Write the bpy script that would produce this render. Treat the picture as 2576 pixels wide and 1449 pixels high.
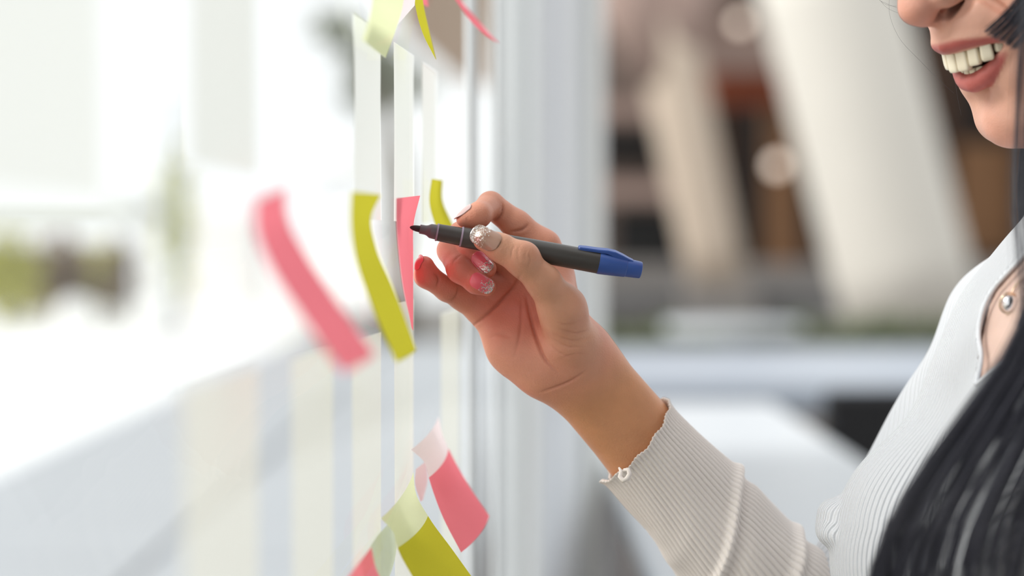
import bpy, bmesh, math, random
import numpy as np
from mathutils import Vector, Matrix

random.seed(7)
rng = np.random.default_rng(7)
for o in list(bpy.data.objects):
    bpy.data.objects.remove(o)
SC = bpy.context.scene
COL = SC.collection

# ------------------------------------------------------------------ camera, sky, sun, exposure
S = 0.00025 / 1.2            # metres per photo pixel at 1 m
H = 1.20                     # camera height
PITCH = math.radians(1.48)
cd = bpy.data.cameras.new('camera'); cam = bpy.data.objects.new('camera', cd); COL.objects.link(cam)
cam.location = (0, 0, H)
cam.rotation_euler = (math.pi / 2 - PITCH, 0, 0)
cd.sensor_width = 36.0
cd.lens = 36.0 / (2576 * S)
cd.clip_start = 0.05
cd.clip_end = 400
cd.dof.use_dof = True
cd.dof.focus_distance = 1.195
cd.dof.aperture_fstop = 2.5
SC.camera = cam

wd = bpy.data.worlds.new('world'); SC.world = wd; wd.use_nodes = True
bg = wd.node_tree.nodes['Background']
bg.inputs[0].default_value = (0.97, 0.985, 1.0, 1)
bg.inputs[1].default_value = 0.92
sd = bpy.data.lights.new('sun', 'SUN'); sun = bpy.data.objects.new('sun', sd); COL.objects.link(sun)
sd.energy = 2.0; sd.angle = math.radians(35); sd.color = (1.0, 0.97, 0.93)
sun.rotation_euler = Vector((0.76, 0.16, -0.60)).to_track_quat('-Z', 'Y').to_euler()
SC.view_settings.view_transform = 'Standard'
SC.view_settings.look = 'None'
SC.view_settings.exposure = 0.42
SC.view_settings.gamma = 1.0
SC.view_settings.use_curve_mapping = False

# ------------------------------------------------------------------ coordinate helpers
CP, SP = math.cos(PITCH), math.sin(PITCH)
def A2W(a):
    """camera-aligned (right, depth, up) metres -> world"""
    a = np.asarray(a, float)
    x, d, u = a[..., 0], a[..., 1], a[..., 2]
    return np.stack([x, d * CP + u * SP, H - d * SP + u * CP], -1)
def al(px, py, d):
    return np.array([(px - 1288) * S * d, d, (724.5 - py) * S * d])
def pw(px, py, d):
    return A2W(al(px, py, d))
def fin(px, py, dd):      # hand point: dd in mm behind the 1.2 m plane
    return al(px, py, 1.2 + dd * 0.001)
GX0, GK = -0.158, 0.08     # the glass: x = GX0 + GK*y (vertical plane)
def glass_y(px):
    return -GX0 / (GK - (px - 1288) * S)
def gpt(y, z, off=0.0):
    n = np.array([1, -GK]) / math.hypot(1, GK)
    return np.array([GX0 + GK * y + n[0] * off, y + n[1] * off, z])

# ------------------------------------------------------------------ object helpers
def link(o, parent=None):
    COL.objects.link(o)
    if parent is not None:
        o.parent = parent
    return o
def tag(o, label=None, cat=None, group=None, kind=None):
    if label: o['label'] = label
    if cat: o['category'] = cat
    if group: o['group'] = group
    if kind: o['kind'] = kind
    return o
def empty(name, loc, label=None, cat=None, group=None):
    o = bpy.data.objects.new(name, None); o.location = loc; o.empty_display_size = 0.05
    COL.objects.link(o)
    return tag(o, label, cat, group)
def mesh_obj(name, V, F, mat, parent=None, smooth=True, attrs=None):
    """V world coordinates; the object's origin stays at its parent's"""
    V = np.asarray(V, np.float32)
    if parent is not None:
        off = np.array(parent_world(parent), np.float32)
        V = V - off
        o_loc = (0, 0, 0)
    else:
        c = (V.min(0) + V.max(0)) / 2; c[2] = V[:, 2].min()
        V = V - c; o_loc = tuple(float(t) for t in c)
    me = bpy.data.meshes.new(name)
    if isinstance(F, np.ndarray):
        n, k = F.shape
        me.vertices.add(len(V)); me.vertices.foreach_set('co', V.ravel())
        me.loops.add(n * k); me.loops.foreach_set('vertex_index', F.astype(np.int32).ravel())
        me.polygons.add(n)
        me.polygons.foreach_set('loop_start', (np.arange(n) * k).astype(np.int32))
        me.update(calc_edges=True)
        me.validate()
    else:
        me.from_pydata([tuple(map(float, v)) for v in V], [], F)
        me.update()
    if smooth:
        me.polygons.foreach_set('use_smooth', np.ones(len(me.polygons), bool))
    if attrs:
        for an, arr in attrs.items():
            arr = np.asarray(arr, np.float32)
            if arr.ndim == 1:
                at = me.attributes.new(an, 'FLOAT', 'POINT'); at.data.foreach_set('value', arr)
            else:
                at = me.color_attributes.new(an, 'FLOAT_COLOR', 'POINT')
                c4 = np.ones((len(arr), 4), np.float32); c4[:, :3] = arr
                at.data.foreach_set('color', c4.ravel())
    me.materials.append(mat)
    o = bpy.data.objects.new(name, me)
    o.location = o_loc
    return link(o, parent)
def parent_world(p):
    t = Vector((0, 0, 0))
    while p is not None:
        t += p.location; p = p.parent
    return t
class MB:
    def __init__(s): s.V = []; s.F = []
    def add(s, V, F):
        b = len(s.V); s.V += [tuple(map(float, v)) for v in V]; s.F += [tuple(i + b for i in f) for f in F]; return s
    def box(s, c, d, rot=0.0, bev=0.0):
        hx, hy, hz = d[0] / 2, d[1] / 2, d[2] / 2
        cr, sr = math.cos(rot), math.sin(rot)
        if bev <= 0:
            P = [(x, y, z) for z in (-hz, hz) for x, y in ((-hx, -hy), (hx, -hy), (hx, hy), (-hx, hy))]
            Fs = [(3, 2, 1, 0), (4, 5, 6, 7), (0, 1, 5, 4), (1, 2, 6, 5), (2, 3, 7, 6), (3, 0, 4, 7)]
        else:
            b = bev; P = []
            for z, i in ((-hz, b), (-hz + b, 0), (hz - b, 0), (hz, b)):
                P += [(-hx + b + i, -hy + i, z), (hx - b - i, -hy + i, z), (hx - i, -hy + b + i, z), (hx - i, hy - b - i, z),
                      (hx - b - i, hy - i, z), (-hx + b + i, hy - i, z), (-hx + i, hy - b - i, z), (-hx + i, -hy + b + i, z)]
            Fs = [tuple(range(7, -1, -1)), tuple(range(24, 32))]
            for k in range(3):
                for j in range(8):
                    Fs.append((k * 8 + j, k * 8 + (j + 1) % 8, k * 8 + 8 + (j + 1) % 8, k * 8 + 8 + j))
        s.add([(c[0] + x * cr - y * sr, c[1] + x * sr + y * cr, c[2] + z) for x, y, z in P], Fs); return s
    def tube(s, pts, rad, n=12, cap=True):
        pts = [Vector(p) for p in pts]
        if not hasattr(rad, '__len__'): rad = [rad] * len(pts)
        V = []; F = []; up = None
        for i, p in enumerate(pts):
            t = (pts[min(i + 1, len(pts) - 1)] - pts[max(i - 1, 0)]).normalized()
            if up is None:
                up = t.orthogonal().normalized()
            up = (up - t * up.dot(t)).normalized(); w = t.cross(up)
            for k in range(n):
                a = 2 * math.pi * k / n
                V.append(p + (up * math.cos(a) + w * math.sin(a)) * rad[i])
        for i in range(len(pts) - 1):
            for k in range(n):
                F.append((i * n + k, i * n + (k + 1) % n, (i + 1) * n + (k + 1) % n, (i + 1) * n + k))
        if cap:
            F.append(tuple(range(n - 1, -1, -1))); F.append(tuple((len(pts) - 1) * n + k for k in range(n)))
        return s.add(V, F)
    def build(s, name, mat, parent=None, smooth=False):
        o = mesh_obj(name, np.array(s.V), s.F, mat, parent, smooth)
        return o

# ------------------------------------------------------------------ materials
MATS = {}
def mat(name, col, rough=0.6, spec=0.5, metal=0.0, noise=0.0, scale=20.0, bump=0.0, bscale=200.0, coat=0.0, sheen=0.0):
    m = bpy.data.materials.new(name); m.use_nodes = True
    nt = m.node_tree; b = nt.nodes['Principled BSDF']
    b.inputs['Base Color'].default_value = (*col, 1)
    b.inputs['Roughness'].default_value = rough
    b.inputs['Specular IOR Level'].default_value = spec
    b.inputs['Metallic'].default_value = metal
    b.inputs['Coat Weight'].default_value = coat
    b.inputs['Sheen Weight'].default_value = sheen
    if noise > 0 or bump > 0:
        tc = nt.nodes.new('ShaderNodeTexCoord')
    if noise > 0:
        n = nt.nodes.new('ShaderNodeTexNoise'); n.inputs['Scale'].default_value = scale; n.inputs['Detail'].default_value = 5
        nt.links.new(tc.outputs['Object'], n.inputs['Vector'])
        r = nt.nodes.new('ShaderNodeMix'); r.data_type = 'RGBA'
        r.inputs['A'].default_value = (*[c * (1 - noise) for c in col], 1)
        r.inputs['B'].default_value = (*[min(1, c * (1 + noise)) for c in col], 1)
        nt.links.new(n.outputs['Fac'], r.inputs['Factor']); nt.links.new(r.outputs['Result'], b.inputs['Base Color'])
    if bump > 0:
        n2 = nt.nodes.new('ShaderNodeTexNoise'); n2.inputs['Scale'].default_value = bscale
        nt.links.new(tc.outputs['Object'], n2.inputs['Vector'])
        bp = nt.nodes.new('ShaderNodeBump'); bp.inputs['Strength'].default_value = bump; bp.inputs['Distance'].default_value = 0.001
        nt.links.new(n2.outputs['Fac'], bp.inputs['Height']); nt.links.new(bp.outputs['Normal'], b.inputs['Normal'])
    MATS[name] = m
    return m
def srgb(r, g, b):
    f = lambda c: ((c / 255 + 0.055) / 1.055) ** 2.4 if c > 10 else c / 255 / 12.92
    return (f(r), f(g), f(b))

def paper(name, col, trans=0.45):
    m = bpy.data.materials.new(name); m.use_nodes = True; nt = m.node_tree
    for n in list(nt.nodes): nt.nodes.remove(n)
    out = nt.nodes.new('ShaderNodeOutputMaterial')
    tc = nt.nodes.new('ShaderNodeTexCoord')
    n = nt.nodes.new('ShaderNodeTexNoise'); n.inputs['Scale'].default_value = 900; n.inputs['Detail'].default_value = 3
    nt.links.new(tc.outputs['Object'], n.inputs['Vector'])
    r = nt.nodes.new('ShaderNodeMix'); r.data_type = 'RGBA'
    r.inputs['A'].default_value = (*[c * .96 for c in col], 1); r.inputs['B'].default_value = (*[min(1, c * 1.04) for c in col], 1)
    nt.links.new(n.outputs['Fac'], r.inputs['Factor'])
    d = nt.nodes.new('ShaderNodeBsdfDiffuse'); t = nt.nodes.new('ShaderNodeBsdfTranslucent')
    nt.links.new(r.outputs['Result'], d.inputs['Color']); nt.links.new(r.outputs['Result'], t.inputs['Color'])
    mx = nt.nodes.new('ShaderNodeMixShader'); mx.inputs[0].default_value = trans
    nt.links.new(d.outputs[0], mx.inputs[1]); nt.links.new(t.outputs[0], mx.inputs[2])
    nt.links.new(mx.outputs[0], out.inputs[0])
    return m

def film(name, col, alpha):
    m = bpy.data.materials.new(name); m.use_nodes = True; nt = m.node_tree
    for n in list(nt.nodes): nt.nodes.remove(n)
    out = nt.nodes.new('ShaderNodeOutputMaterial')
    d = nt.nodes.new('ShaderNodeBsdfDiffuse'); d.inputs[0].default_value = (*col, 1)
    t = nt.nodes.new('ShaderNodeBsdfTranslucent'); t.inputs[0].default_value = (*col, 1)
    a = nt.nodes.new('ShaderNodeMixShader'); a.inputs[0].default_value = .5
    nt.links.new(d.outputs[0], a.inputs[1]); nt.links.new(t.outputs[0], a.inputs[2])
    tr = nt.nodes.new('ShaderNodeBsdfTransparent')
    b = nt.nodes.new('ShaderNodeMixShader'); b.inputs[0].default_value = alpha
    nt.links.new(tr.outputs[0], b.inputs[1]); nt.links.new(a.outputs[0], b.inputs[2])
    nt.links.new(b.outputs[0], out.inputs[0])
    return m

def glass_mat():
    m = bpy.data.materials.new('window_glass'); m.use_nodes = True; nt = m.node_tree
    for n in list(nt.nodes): nt.nodes.remove(n)
    out = nt.nodes.new('ShaderNodeOutputMaterial')
    tr = nt.nodes.new('ShaderNodeBsdfTransparent'); tr.inputs[0].default_value = (.985, .995, .99, 1)
    gl = nt.nodes.new('ShaderNodeBsdfGlossy'); gl.inputs['Roughness'].default_value = 0.0
    lw = nt.nodes.new('ShaderNodeLayerWeight'); lw.inputs['Blend'].default_value = .5
    pn = nt.nodes.new('ShaderNodeMath'); pn.operation = 'POWER'; pn.inputs[1].default_value = 5
    ml = nt.nodes.new('ShaderNodeMath'); ml.operation = 'MULTIPLY_ADD'; ml.inputs[1].default_value = .10; ml.inputs[2].default_value = .015
    nt.links.new(lw.outputs['Facing'], pn.inputs[0]); nt.links.new(pn.outputs[0], ml.inputs[0])
    mx = nt.nodes.new('ShaderNodeMixShader')
    nt.links.new(ml.outputs[0], mx.inputs[0]); nt.links.new(tr.outputs[0], mx.inputs[1]); nt.links.new(gl.outputs[0], mx.inputs[2])
    nt.links.new(mx.outputs[0], out.inputs[0])
    return m

def skin_mat():
    m = bpy.data.materials.new('skin'); m.use_nodes = True; nt = m.node_tree; b = nt.nodes['Principled BSDF']
    at = nt.nodes.new('ShaderNodeAttribute'); at.attribute_name = 'tone'
    tc = nt.nodes.new('ShaderNodeTexCoord')
    n = nt.nodes.new('ShaderNodeTexNoise'); n.inputs['Scale'].default_value = 70; n.inputs['Detail'].default_value = 6
    nt.links.new(tc.outputs['Object'], n.inputs['Vector'])
    mr = nt.nodes.new('ShaderNodeMapRange'); mr.inputs['To Min'].default_value = .86; mr.inputs['To Max'].default_value = 1.12
    nt.links.new(n.outputs['Fac'], mr.inputs['Value'])
    mu = nt.nodes.new('ShaderNodeVectorMath'); mu.operation = 'SCALE'
    nt.links.new(at.outputs['Color'], mu.inputs[0]); nt.links.new(mr.outputs[0], mu.inputs['Scale'])
    nt.links.new(mu.outputs[0], b.inputs['Base Color'])
    b.inputs['Roughness'].default_value = .46; b.inputs['Specular IOR Level'].default_value = .42
    b.inputs['Subsurface Weight'].default_value = .12; b.inputs['Subsurface Radius'].default_value = (1, .35, .2); b.inputs['Subsurface Scale'].default_value = .004
    v = nt.nodes.new('ShaderNodeTexVoronoi'); v.inputs['Scale'].default_value = 900
    nt.links.new(tc.outputs['Object'], v.inputs['Vector'])
    n3 = nt.nodes.new('ShaderNodeTexNoise'); n3.inputs['Scale'].default_value = 350; n3.inputs['Detail'].default_value = 4
    nt.links.new(tc.outputs['Object'], n3.inputs['Vector'])
    ad = nt.nodes.new('ShaderNodeMath'); nt.links.new(v.outputs['Distance'], ad.inputs[0]); nt.links.new(n3.outputs['Fac'], ad.inputs[1])
    bp = nt.nodes.new('ShaderNodeBump'); bp.inputs['Strength'].default_value = .28; bp.inputs['Distance'].default_value = .0004
    nt.links.new(ad.outputs[0], bp.inputs['Height']); nt.links.new(bp.outputs['Normal'], b.inputs['Normal'])
    return m

def knit_mat():
    m = bpy.data.materials.new('ribbed_knit'); m.use_nodes = True; nt = m.node_tree; b = nt.nodes['Principled BSDF']
    at = nt.nodes.new('ShaderNodeAttribute'); at.attribute_name = 'rib'
    tn = nt.nodes.new('ShaderNodeAttribute'); tn.attribute_name = 'tone'
    s = nt.nodes.new('ShaderNodeMath'); s.operation = 'SINE'
    nt.links.new(at.outputs['Fac'], s.inputs[0])
    tc = nt.nodes.new('ShaderNodeTexCoord')
    n = nt.nodes.new('ShaderNodeTexNoise'); n.inputs['Scale'].default_value = 1100; n.inputs['Detail'].default_value = 3
    nt.links.new(tc.outputs['Object'], n.inputs['Vector'])
    ma = nt.nodes.new('ShaderNodeMath'); ma.operation = 'MULTIPLY_ADD'; ma.inputs[1].default_value = .55
    nt.links.new(n.outputs['Fac'], ma.inputs[0]); nt.links.new(s.outputs[0], ma.inputs[2])
    bp = nt.nodes.new('ShaderNodeBump'); bp.inputs['Strength'].default_value = 1.0; bp.inputs['Distance'].default_value = .0007
    nt.links.new(ma.outputs[0], bp.inputs['Height']); nt.links.new(bp.outputs['Normal'], b.inputs['Normal'])
    nt.links.new(tn.outputs['Color'], b.inputs['Base Color'])
    b.inputs['Roughness'].default_value = .9; b.inputs['Specular IOR Level'].default_value = .15
    b.inputs['Sheen Weight'].default_value = .25
    return m

def nail_mat():
    m = bpy.data.materials.new('glitter_polish'); m.use_nodes = True; nt = m.node_tree; b = nt.nodes['Principled BSDF']
    at = nt.nodes.new('ShaderNodeAttribute'); at.attribute_name = 'along'
    tc = nt.nodes.new('ShaderNodeTexCoord')
    v = nt.nodes.new('ShaderNodeTexVoronoi'); v.inputs['Scale'].default_value = 1700
    nt.links.new(tc.outputs['Object'], v.inputs['Vector'])
    sep = nt.nodes.new('ShaderNodeSeparateColor'); nt.links.new(v.outputs['Color'], sep.inputs[0])
    # glitter where random < along-ramp
    mr = nt.nodes.new('ShaderNodeMapRange'); mr.inputs['From Min'].default_value = .42; mr.inputs['From Max'].default_value = 1.0
    nt.links.new(at.outputs['Fac'], mr.inputs['Value'])
    lt = nt.nodes.new('ShaderNodeMath'); lt.operation = 'LESS_THAN'
    nt.links.new(sep.outputs[0], lt.inputs[0]); nt.links.new(mr.outputs[0], lt.inputs[1])
    mx = nt.nodes.new('ShaderNodeMix'); mx.data_type = 'RGBA'
    tn = nt.nodes.new('ShaderNodeAttribute'); tn.attribute_name = 'tone'
    nt.links.new(tn.outputs['Color'], mx.inputs['A'])
    cr = nt.nodes.new('ShaderNodeMix'); cr.data_type = 'RGBA'; cr.inputs['A'].default_value = (.42, .33, .27, 1); cr.inputs['B'].default_value = (1, .97, .93, 1)
    nt.links.new(sep.outputs[1], cr.inputs['Factor'])
    nt.links.new(cr.outputs['Result'], mx.inputs['B']); nt.links.new(lt.outputs[0], mx.inputs['Factor'])
    nt.links.new(mx.outputs['Result'], b.inputs['Base Color'])
    m1 = nt.nodes.new('ShaderNodeMath'); m1.operation = 'MULTIPLY'; m1.inputs[1].default_value = .55
    nt.links.new(lt.outputs[0], m1.inputs[0]); nt.links.new(m1.outputs[0], b.inputs['Metallic'])
    b.inputs['Roughness'].default_value = .3; b.inputs['Coat Weight'].default_value = .6; b.inputs['Coat Roughness'].default_value = .05
    bp = nt.nodes.new('ShaderNodeBump'); bp.inputs['Strength'].default_value = .5; bp.inputs['Distance'].default_value = .0003
    m2 = nt.nodes.new('ShaderNodeMath'); m2.operation = 'MULTIPLY'
    nt.links.new(sep.outputs[2], m2.inputs[0]); nt.links.new(lt.outputs[0], m2.inputs[1])
    nt.links.new(m2.outputs[0], bp.inputs['Height']); nt.links.new(bp.outputs['Normal'], b.inputs['Normal'])
    return m

M_skin = skin_mat(); M_knit = knit_mat(); M_nail = nail_mat(); M_glass = glass_mat()
M_ground = mat('pale_paving', (.86, .86, .84), .9, noise=.04, scale=1.5)
M_terrace_shade = mat('terrace_in_shade', srgb(170, 173, 177), .7, noise=.05, scale=3)  # this grey stands in for shade lying on the near ground
M_floor = mat('interior_floor', srgb(92, 84, 78), .5, noise=.06, scale=4)
M_white = mat('white_paint', (.74, .76, .78), .5)
M_table = mat('white_laminate', (.60, .64, .67), .35, spec=.5)
M_table2 = mat('pale_blue_laminate', srgb(158, 167, 178), .4)
M_metal = mat('grey_metal', (.3, .3, .31), .4, metal=.6)
M_black = mat('black_plastic', (.012, .012, .014), .5)
M_concrete = mat('painted_concrete', srgb(212, 208, 198), .8, noise=.04, scale=2)
M_taupe = mat('taupe_render', srgb(112, 98, 90), .9, noise=.12, scale=1.2)
M_taupe2 = mat('pinkish_taupe', srgb(160, 138, 128), .9, noise=.1, scale=1.0)
M_dark = mat('opening_shade', (.006, .006, .006), .7)  # black stands in for the shade inside the pavilion
M_brownd = mat('dark_brown_wood', srgb(62, 42, 28), .8, noise=.25, scale=2)
M_brown = mat('brown_wood', srgb(118, 84, 54), .8, noise=.2, scale=2)
M_rust = mat('rust_brick', srgb(120, 58, 32), .9, noise=.2, scale=3)
M_kerb = mat('grey_kerb', srgb(132, 128, 124), .9, noise=.1, scale=1)
M_leaf = mat('leaf_green', srgb(112, 122, 92), .8, noise=.35, scale=2.5)
M_leafy = mat('leaf_yellow_green', srgb(196, 194, 110), .8, noise=.25, scale=2.5)
M_leafb = mat('leaf_brownish', srgb(150, 132, 112), .8, noise=.3, scale=2.5)
M_bark = mat('bark', srgb(120, 112, 100), .9, noise=.2, scale=4)

# ------------------------------------------------------------------ signed distance meshing
def smin(a, b, k):
    h = np.clip(.5 + .5 * (b - a) / k, 0, 1)
    return b + (a - b) * h - k * h * (1 - h)
def smax(a, b, k):
    return -smin(-a, -b, k)
def cone(P, a, b, ra, rb):
    a = np.asarray(a, np.float32); b = np.asarray(b, np.float32)
    d = b - a; l = float(d @ d) + 1e-12
    t = np.clip((P - a) @ d / l, 0, 1)
    q = P - a - t[:, None] * d
    return np.sqrt(np.einsum('ij,ij->i', q, q)) - (ra + (rb - ra) * t)
def chain(P, pts, k=None):
    """pts: list of (pos, r)"""
    r = None
    for (a, ra), (b, rb) in zip(pts[:-1], pts[1:]):
        c = cone(P, a, b, ra, rb)
        r = c if r is None else (np.minimum(r, c) if not k else smin(r, c, k))
    return r
def ell(P, c, r, R=None):
    q = P - np.asarray(c, np.float32)
    if R is not None: q = q @ np.asarray(R, np.float32)
    r = np.asarray(r, np.float32)
    k0 = np.sqrt(((q / r) ** 2).sum(1)); k1 = np.sqrt(((q / (r * r)) ** 2).sum(1)) + 1e-9
    return k0 * (k0 - 1) / k1

def sdf_mesh(f, lo, hi, h, project=2):
    lo = np.array(lo, float); hi = np.array(hi, float)
    B = 8
    n = (np.ceil((hi - lo) / h / B).astype(int)) * B
    nb = n // B
    # coarse blocks
    ax = [lo[i] + (np.arange(nb[i]) + .5) * B * h for i in range(3)]
    G = np.stack(np.meshgrid(*ax, indexing='ij'), -1).reshape(-1, 3).astype(np.float32)
    dc = f(G)
    near = np.abs(dc) < B * h * .87 * 1.5 + 2 * h
    D = np.repeat(np.repeat(np.repeat(np.sign(dc).reshape(nb), B, 0), B, 1), B, 2).astype(np.float32)
    ids = np.argwhere(near.reshape(nb))
    loc = np.stack(np.meshgrid(np.arange(B), np.arange(B), np.arange(B), indexing='ij'), -1).reshape(-1, 3)
    step = 1500
    for s in range(0, len(ids), step):
        I = (ids[s:s + step, None, :] * B + loc[None]).reshape(-1, 3)
        P = (lo + I * h).astype(np.float32)
        D[I[:, 0], I[:, 1], I[:, 2]] = f(P)
    ins = D < 0
    c8 = np.zeros(tuple(n - 1), np.uint8)
    for dx in (0, 1):
        for dy in (0, 1):
            for dz in (0, 1):
                c8 += ins[dx:n[0] - 1 + dx, dy:n[1] - 1 + dy, dz:n[2] - 1 + dz]
    cells = np.argwhere((c8 > 0) & (c8 < 8))
    idx = -np.ones(tuple(n - 1), np.int32)
    idx[cells[:, 0], cells[:, 1], cells[:, 2]] = np.arange(len(cells))
    corners = np.array([(x, y, z) for x in (0, 1) for y in (0, 1) for z in (0, 1)])
    vals = np.stack([D[cells[:, 0] + c[0], cells[:, 1] + c[1], cells[:, 2] + c[2]] for c in corners], 1)
    acc = np.zeros((len(cells), 3)); cnt = np.zeros(len(cells))
    for i in range(8):
        for j in range(i + 1, 8):
            if np.abs(corners[i] - corners[j]).sum() != 1: continue
            a, b = vals[:, i], vals[:, j]
            m = (a < 0) != (b < 0)
            t = np.where(m, a / np.where(m, a - b, 1), 0)
            acc += np.where(m[:, None], corners[i] + t[:, None] * (corners[j] - corners[i]), 0); cnt += m
    V = lo + (cells + acc / cnt[:, None]) * h
    F = []
    for ax_ in range(3):
        o1, o2 = (ax_ + 1) % 3, (ax_ + 2) % 3
        sl0 = [slice(1, n[i] - 1) for i in range(3)]; sl1 = [slice(1, n[i] - 1) for i in range(3)]
        sl0[ax_] = slice(0, n[ax_] - 1); sl1[ax_] = slice(1, n[ax_])
        A, Bm = ins[tuple(sl0)], ins[tuple(sl1)]
        E = np.argwhere(A != Bm)
        base = np.array([1, 1, 1]); base[ax_] = 0
        C = E + base
        fl = A[E[:, 0], E[:, 1], E[:, 2]]
        def at(d1, d2):
            q = C.copy(); q[:, o1] -= d1; q[:, o2] -= d2
            return idx[q[:, 0], q[:, 1], q[:, 2]]
        q = np.stack([at(1, 1), at(0, 1), at(0, 0), at(1, 0)], 1)
        q[~fl] = q[~fl][:, ::-1]
        F.append(q)
    F = np.concatenate(F); F = F[(F >= 0).all(1)]
    for _ in range(project):
        P = V.astype(np.float32); e = h * .5
        d0 = f(P)
        g = np.stack([f(P + np.eye(3, dtype=np.float32)[i] * e) - f(P - np.eye(3, dtype=np.float32)[i] * e) for i in range(3)], 1) / (2 * e)
        gn = np.maximum(np.linalg.norm(g, axis=1), .3)
        st = np.clip(d0 / gn, -h, h)
        V = V - (g / gn[:, None]) * st[:, None] * .9
    return V, F
def vnormals(V, F):
    a = V[F[:, 2]] - V[F[:, 0]]; b = V[F[:, 3]] - V[F[:, 1]]
    n = np.cross(a, b); N = np.zeros_like(V)
    for i in range(4): np.add.at(N, F[:, i], n)
    return N / (np.linalg.norm(N, axis=1)[:, None] + 1e-12)
def join(parts):
    V = []; F = []; A = []; b = 0
    for v, f, a in parts:
        V.append(v); F.append(f + b); A.append(a); b += len(v)
    return np.concatenate(V), np.concatenate(F), np.concatenate(A)

# ------------------------------------------------------------------ ground and floors (the setting)
def struct(o): o['kind'] = 'structure'; return o
struct(MB().box((-62, 70, -.1), (119, 180, .2)).build('ground', M_ground))
TX = -2.5                  # the shadow edge on the ground, drawn as the end of the grey slabs
fl = empty('floor', (0, 0, 0)); fl['kind'] = 'structure'
MB().box((6.0 + TX / 2, 16, -.06), (12 - TX, 40, .12)).build('floor_bed', M_floor, fl)
# terrace slabs coloured as shaded ground, laid as pieces
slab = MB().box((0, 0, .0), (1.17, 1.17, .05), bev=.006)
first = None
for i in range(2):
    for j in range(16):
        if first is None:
            first = slab.build('shaded_slab', M_terrace_shade, fl); o = first
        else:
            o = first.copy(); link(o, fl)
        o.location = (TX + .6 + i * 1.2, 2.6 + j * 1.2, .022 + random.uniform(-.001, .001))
struct(MB().box((TX - .06, 12, .0), (.12, 28, .09), bev=.01).build('trim_1', M_white))

struct(MB().box((3.4, -3.2, 1.5), (7.4, .2, 3.0)).build('unseen_wall_rear', M_white))  # unseen room shell, added to cut frontal light and bounce white
struct(MB().box((3.4, -1.5, 3.08), (7.4, 3.4, .16)).build('unseen_ceiling', M_white))  # unseen slab, kept short so skylight still reaches the woman
struct(MB().box((7.1, -1.5, 1.5), (.2, 3.4, 3.0)).build('unseen_wall_right', M_white))
# ------------------------------------------------------------------ right side: pavilion behind
pav = empty('wall_back', (4.5, 32, 0)); pav['kind'] = 'structure'
def blk(name, m, px0, py0, px1, py1, d, th, parent, bev=.0):
    a = pw(px0, py1, d); b = pw(px1, py0, d)
    z0, z1 = sorted((a[2], b[2]))
    return MB().box(((a[0] + b[0]) / 2, a[1] + th / 2, (z0 + z1) / 2), (abs(b[0] - a[0]), th, z1 - z0), bev=bev).build(name, m, parent)
blk('wall_panel', M_taupe, 1430, -500, 1790, 745, 33, .6, pav)
blk('wall_panel', M_dark, 1750, -500, 2900, 745, 36, .6, pav)
blk('shade_in_window_band', M_dark, 1500, 325, 1668, 405, 32.6, .35, pav)
blk('ledge', M_taupe2, 1480, 455, 1720, 505, 32.0, .5, pav)
blk('ledge', M_taupe2, 1440, 250, 1700, 300, 32.0, .5, pav)
blk('shade_in_doorway', M_dark, 1548, 525, 1735, 655, 32.4, .4, pav)
blk('soffit_beam', M_rust, 1790, 165, 2060, 262, 30, .6, pav)
blk('soffit_panel', M_taupe2, 1755, -20, 2010, 175, 29, .5, pav)
blk('soffit_panel', M_taupe, 1480, -400, 2900, -10, 28, .5, pav)
blk('wood_post', M_brown, 1932, 200, 2005, 720, 31, .4, pav)
blk('wood_panel', M_brownd, 1800, 250, 1870, 720, 33.5, .4, pav)
blk('wood_panel', M_brownd, 2010, 560, 2120, 745, 33, .4, pav)
blk('wood_panel', M_brownd, 2260, 60, 2420, 745, 34, .4, pav)
blk('wood_panel', M_brown, 2420, 360, 2560, 640, 33.4, .4, pav)
blk('wood_panel', M_brownd, 2560, -60, 2900, 745, 33.2, .4, pav)
kerb = blk('trim_2', M_kerb, 1425, 668, 2900, 760, 29, 2.5, None); struct(kerb)
struct(blk('trim_3', mat('dark_grey_kerb', srgb(104, 104, 104), .9), 1425, 735, 2900, 800, 26, 1.2, None))

def lean_pillar(name, d, L0, R0, y0, L1, R1, y1, m, label):
    """round leaning pillar between two heights of the photograph"""
    a = pw((L0 + R0) / 2, y0, d); b = pw((L1 + R1) / 2, y1, d)
    ra = abs(R0 - L0) / 2 * S * d; rb = abs(R1 - L1) / 2 * S * d
    a[1] += 0; b[1] += 0
    n = 6; mb = MB()
    pts = [a + (b - a) * t / n for t in range(n + 1)]
    mb.tube(pts, [ra + (rb - ra) * t / n for t in range(n + 1)], 40)
    e = empty(name, (float(b[0]), float(b[1]), 0), label, 'pillar')
    sh = mb.build('shaft', m, e, True)
    MB().box((b[0], b[1], b[2] / 2 - .02), (rb * 2.5, rb * 2.5, b[2] + .1), bev=.02).build('plinth', M_kerb, e)
    return e
lean_pillar('leaning_pillar', 20, 1880, 2225, -150, 2128, 2470, 815, M_concrete, 'wide pale round pillar leaning over behind the smiling woman')
p2_ = lean_pillar('leaning_pillar', 26, 1590, 1745, 60, 1735, 1878, 720, mat('warm_concrete', srgb(196, 180, 162), .8, noise=.05, scale=2), 'narrower cream pillar leaning behind the blue end of the pen')
a = pw(1668, 200, 26); b = pw(1560, -120, 26); c = pw(1740, -120, 26)
MB().tube([a, (a + b) / 2, b], [.36, .5, .62], 24).build('branch', M_taupe2, p2_, True)
MB().tube([a, (a + c) / 2, c], [.36, .45, .5], 24).build('branch', M_taupe2, p2_, True)

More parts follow.
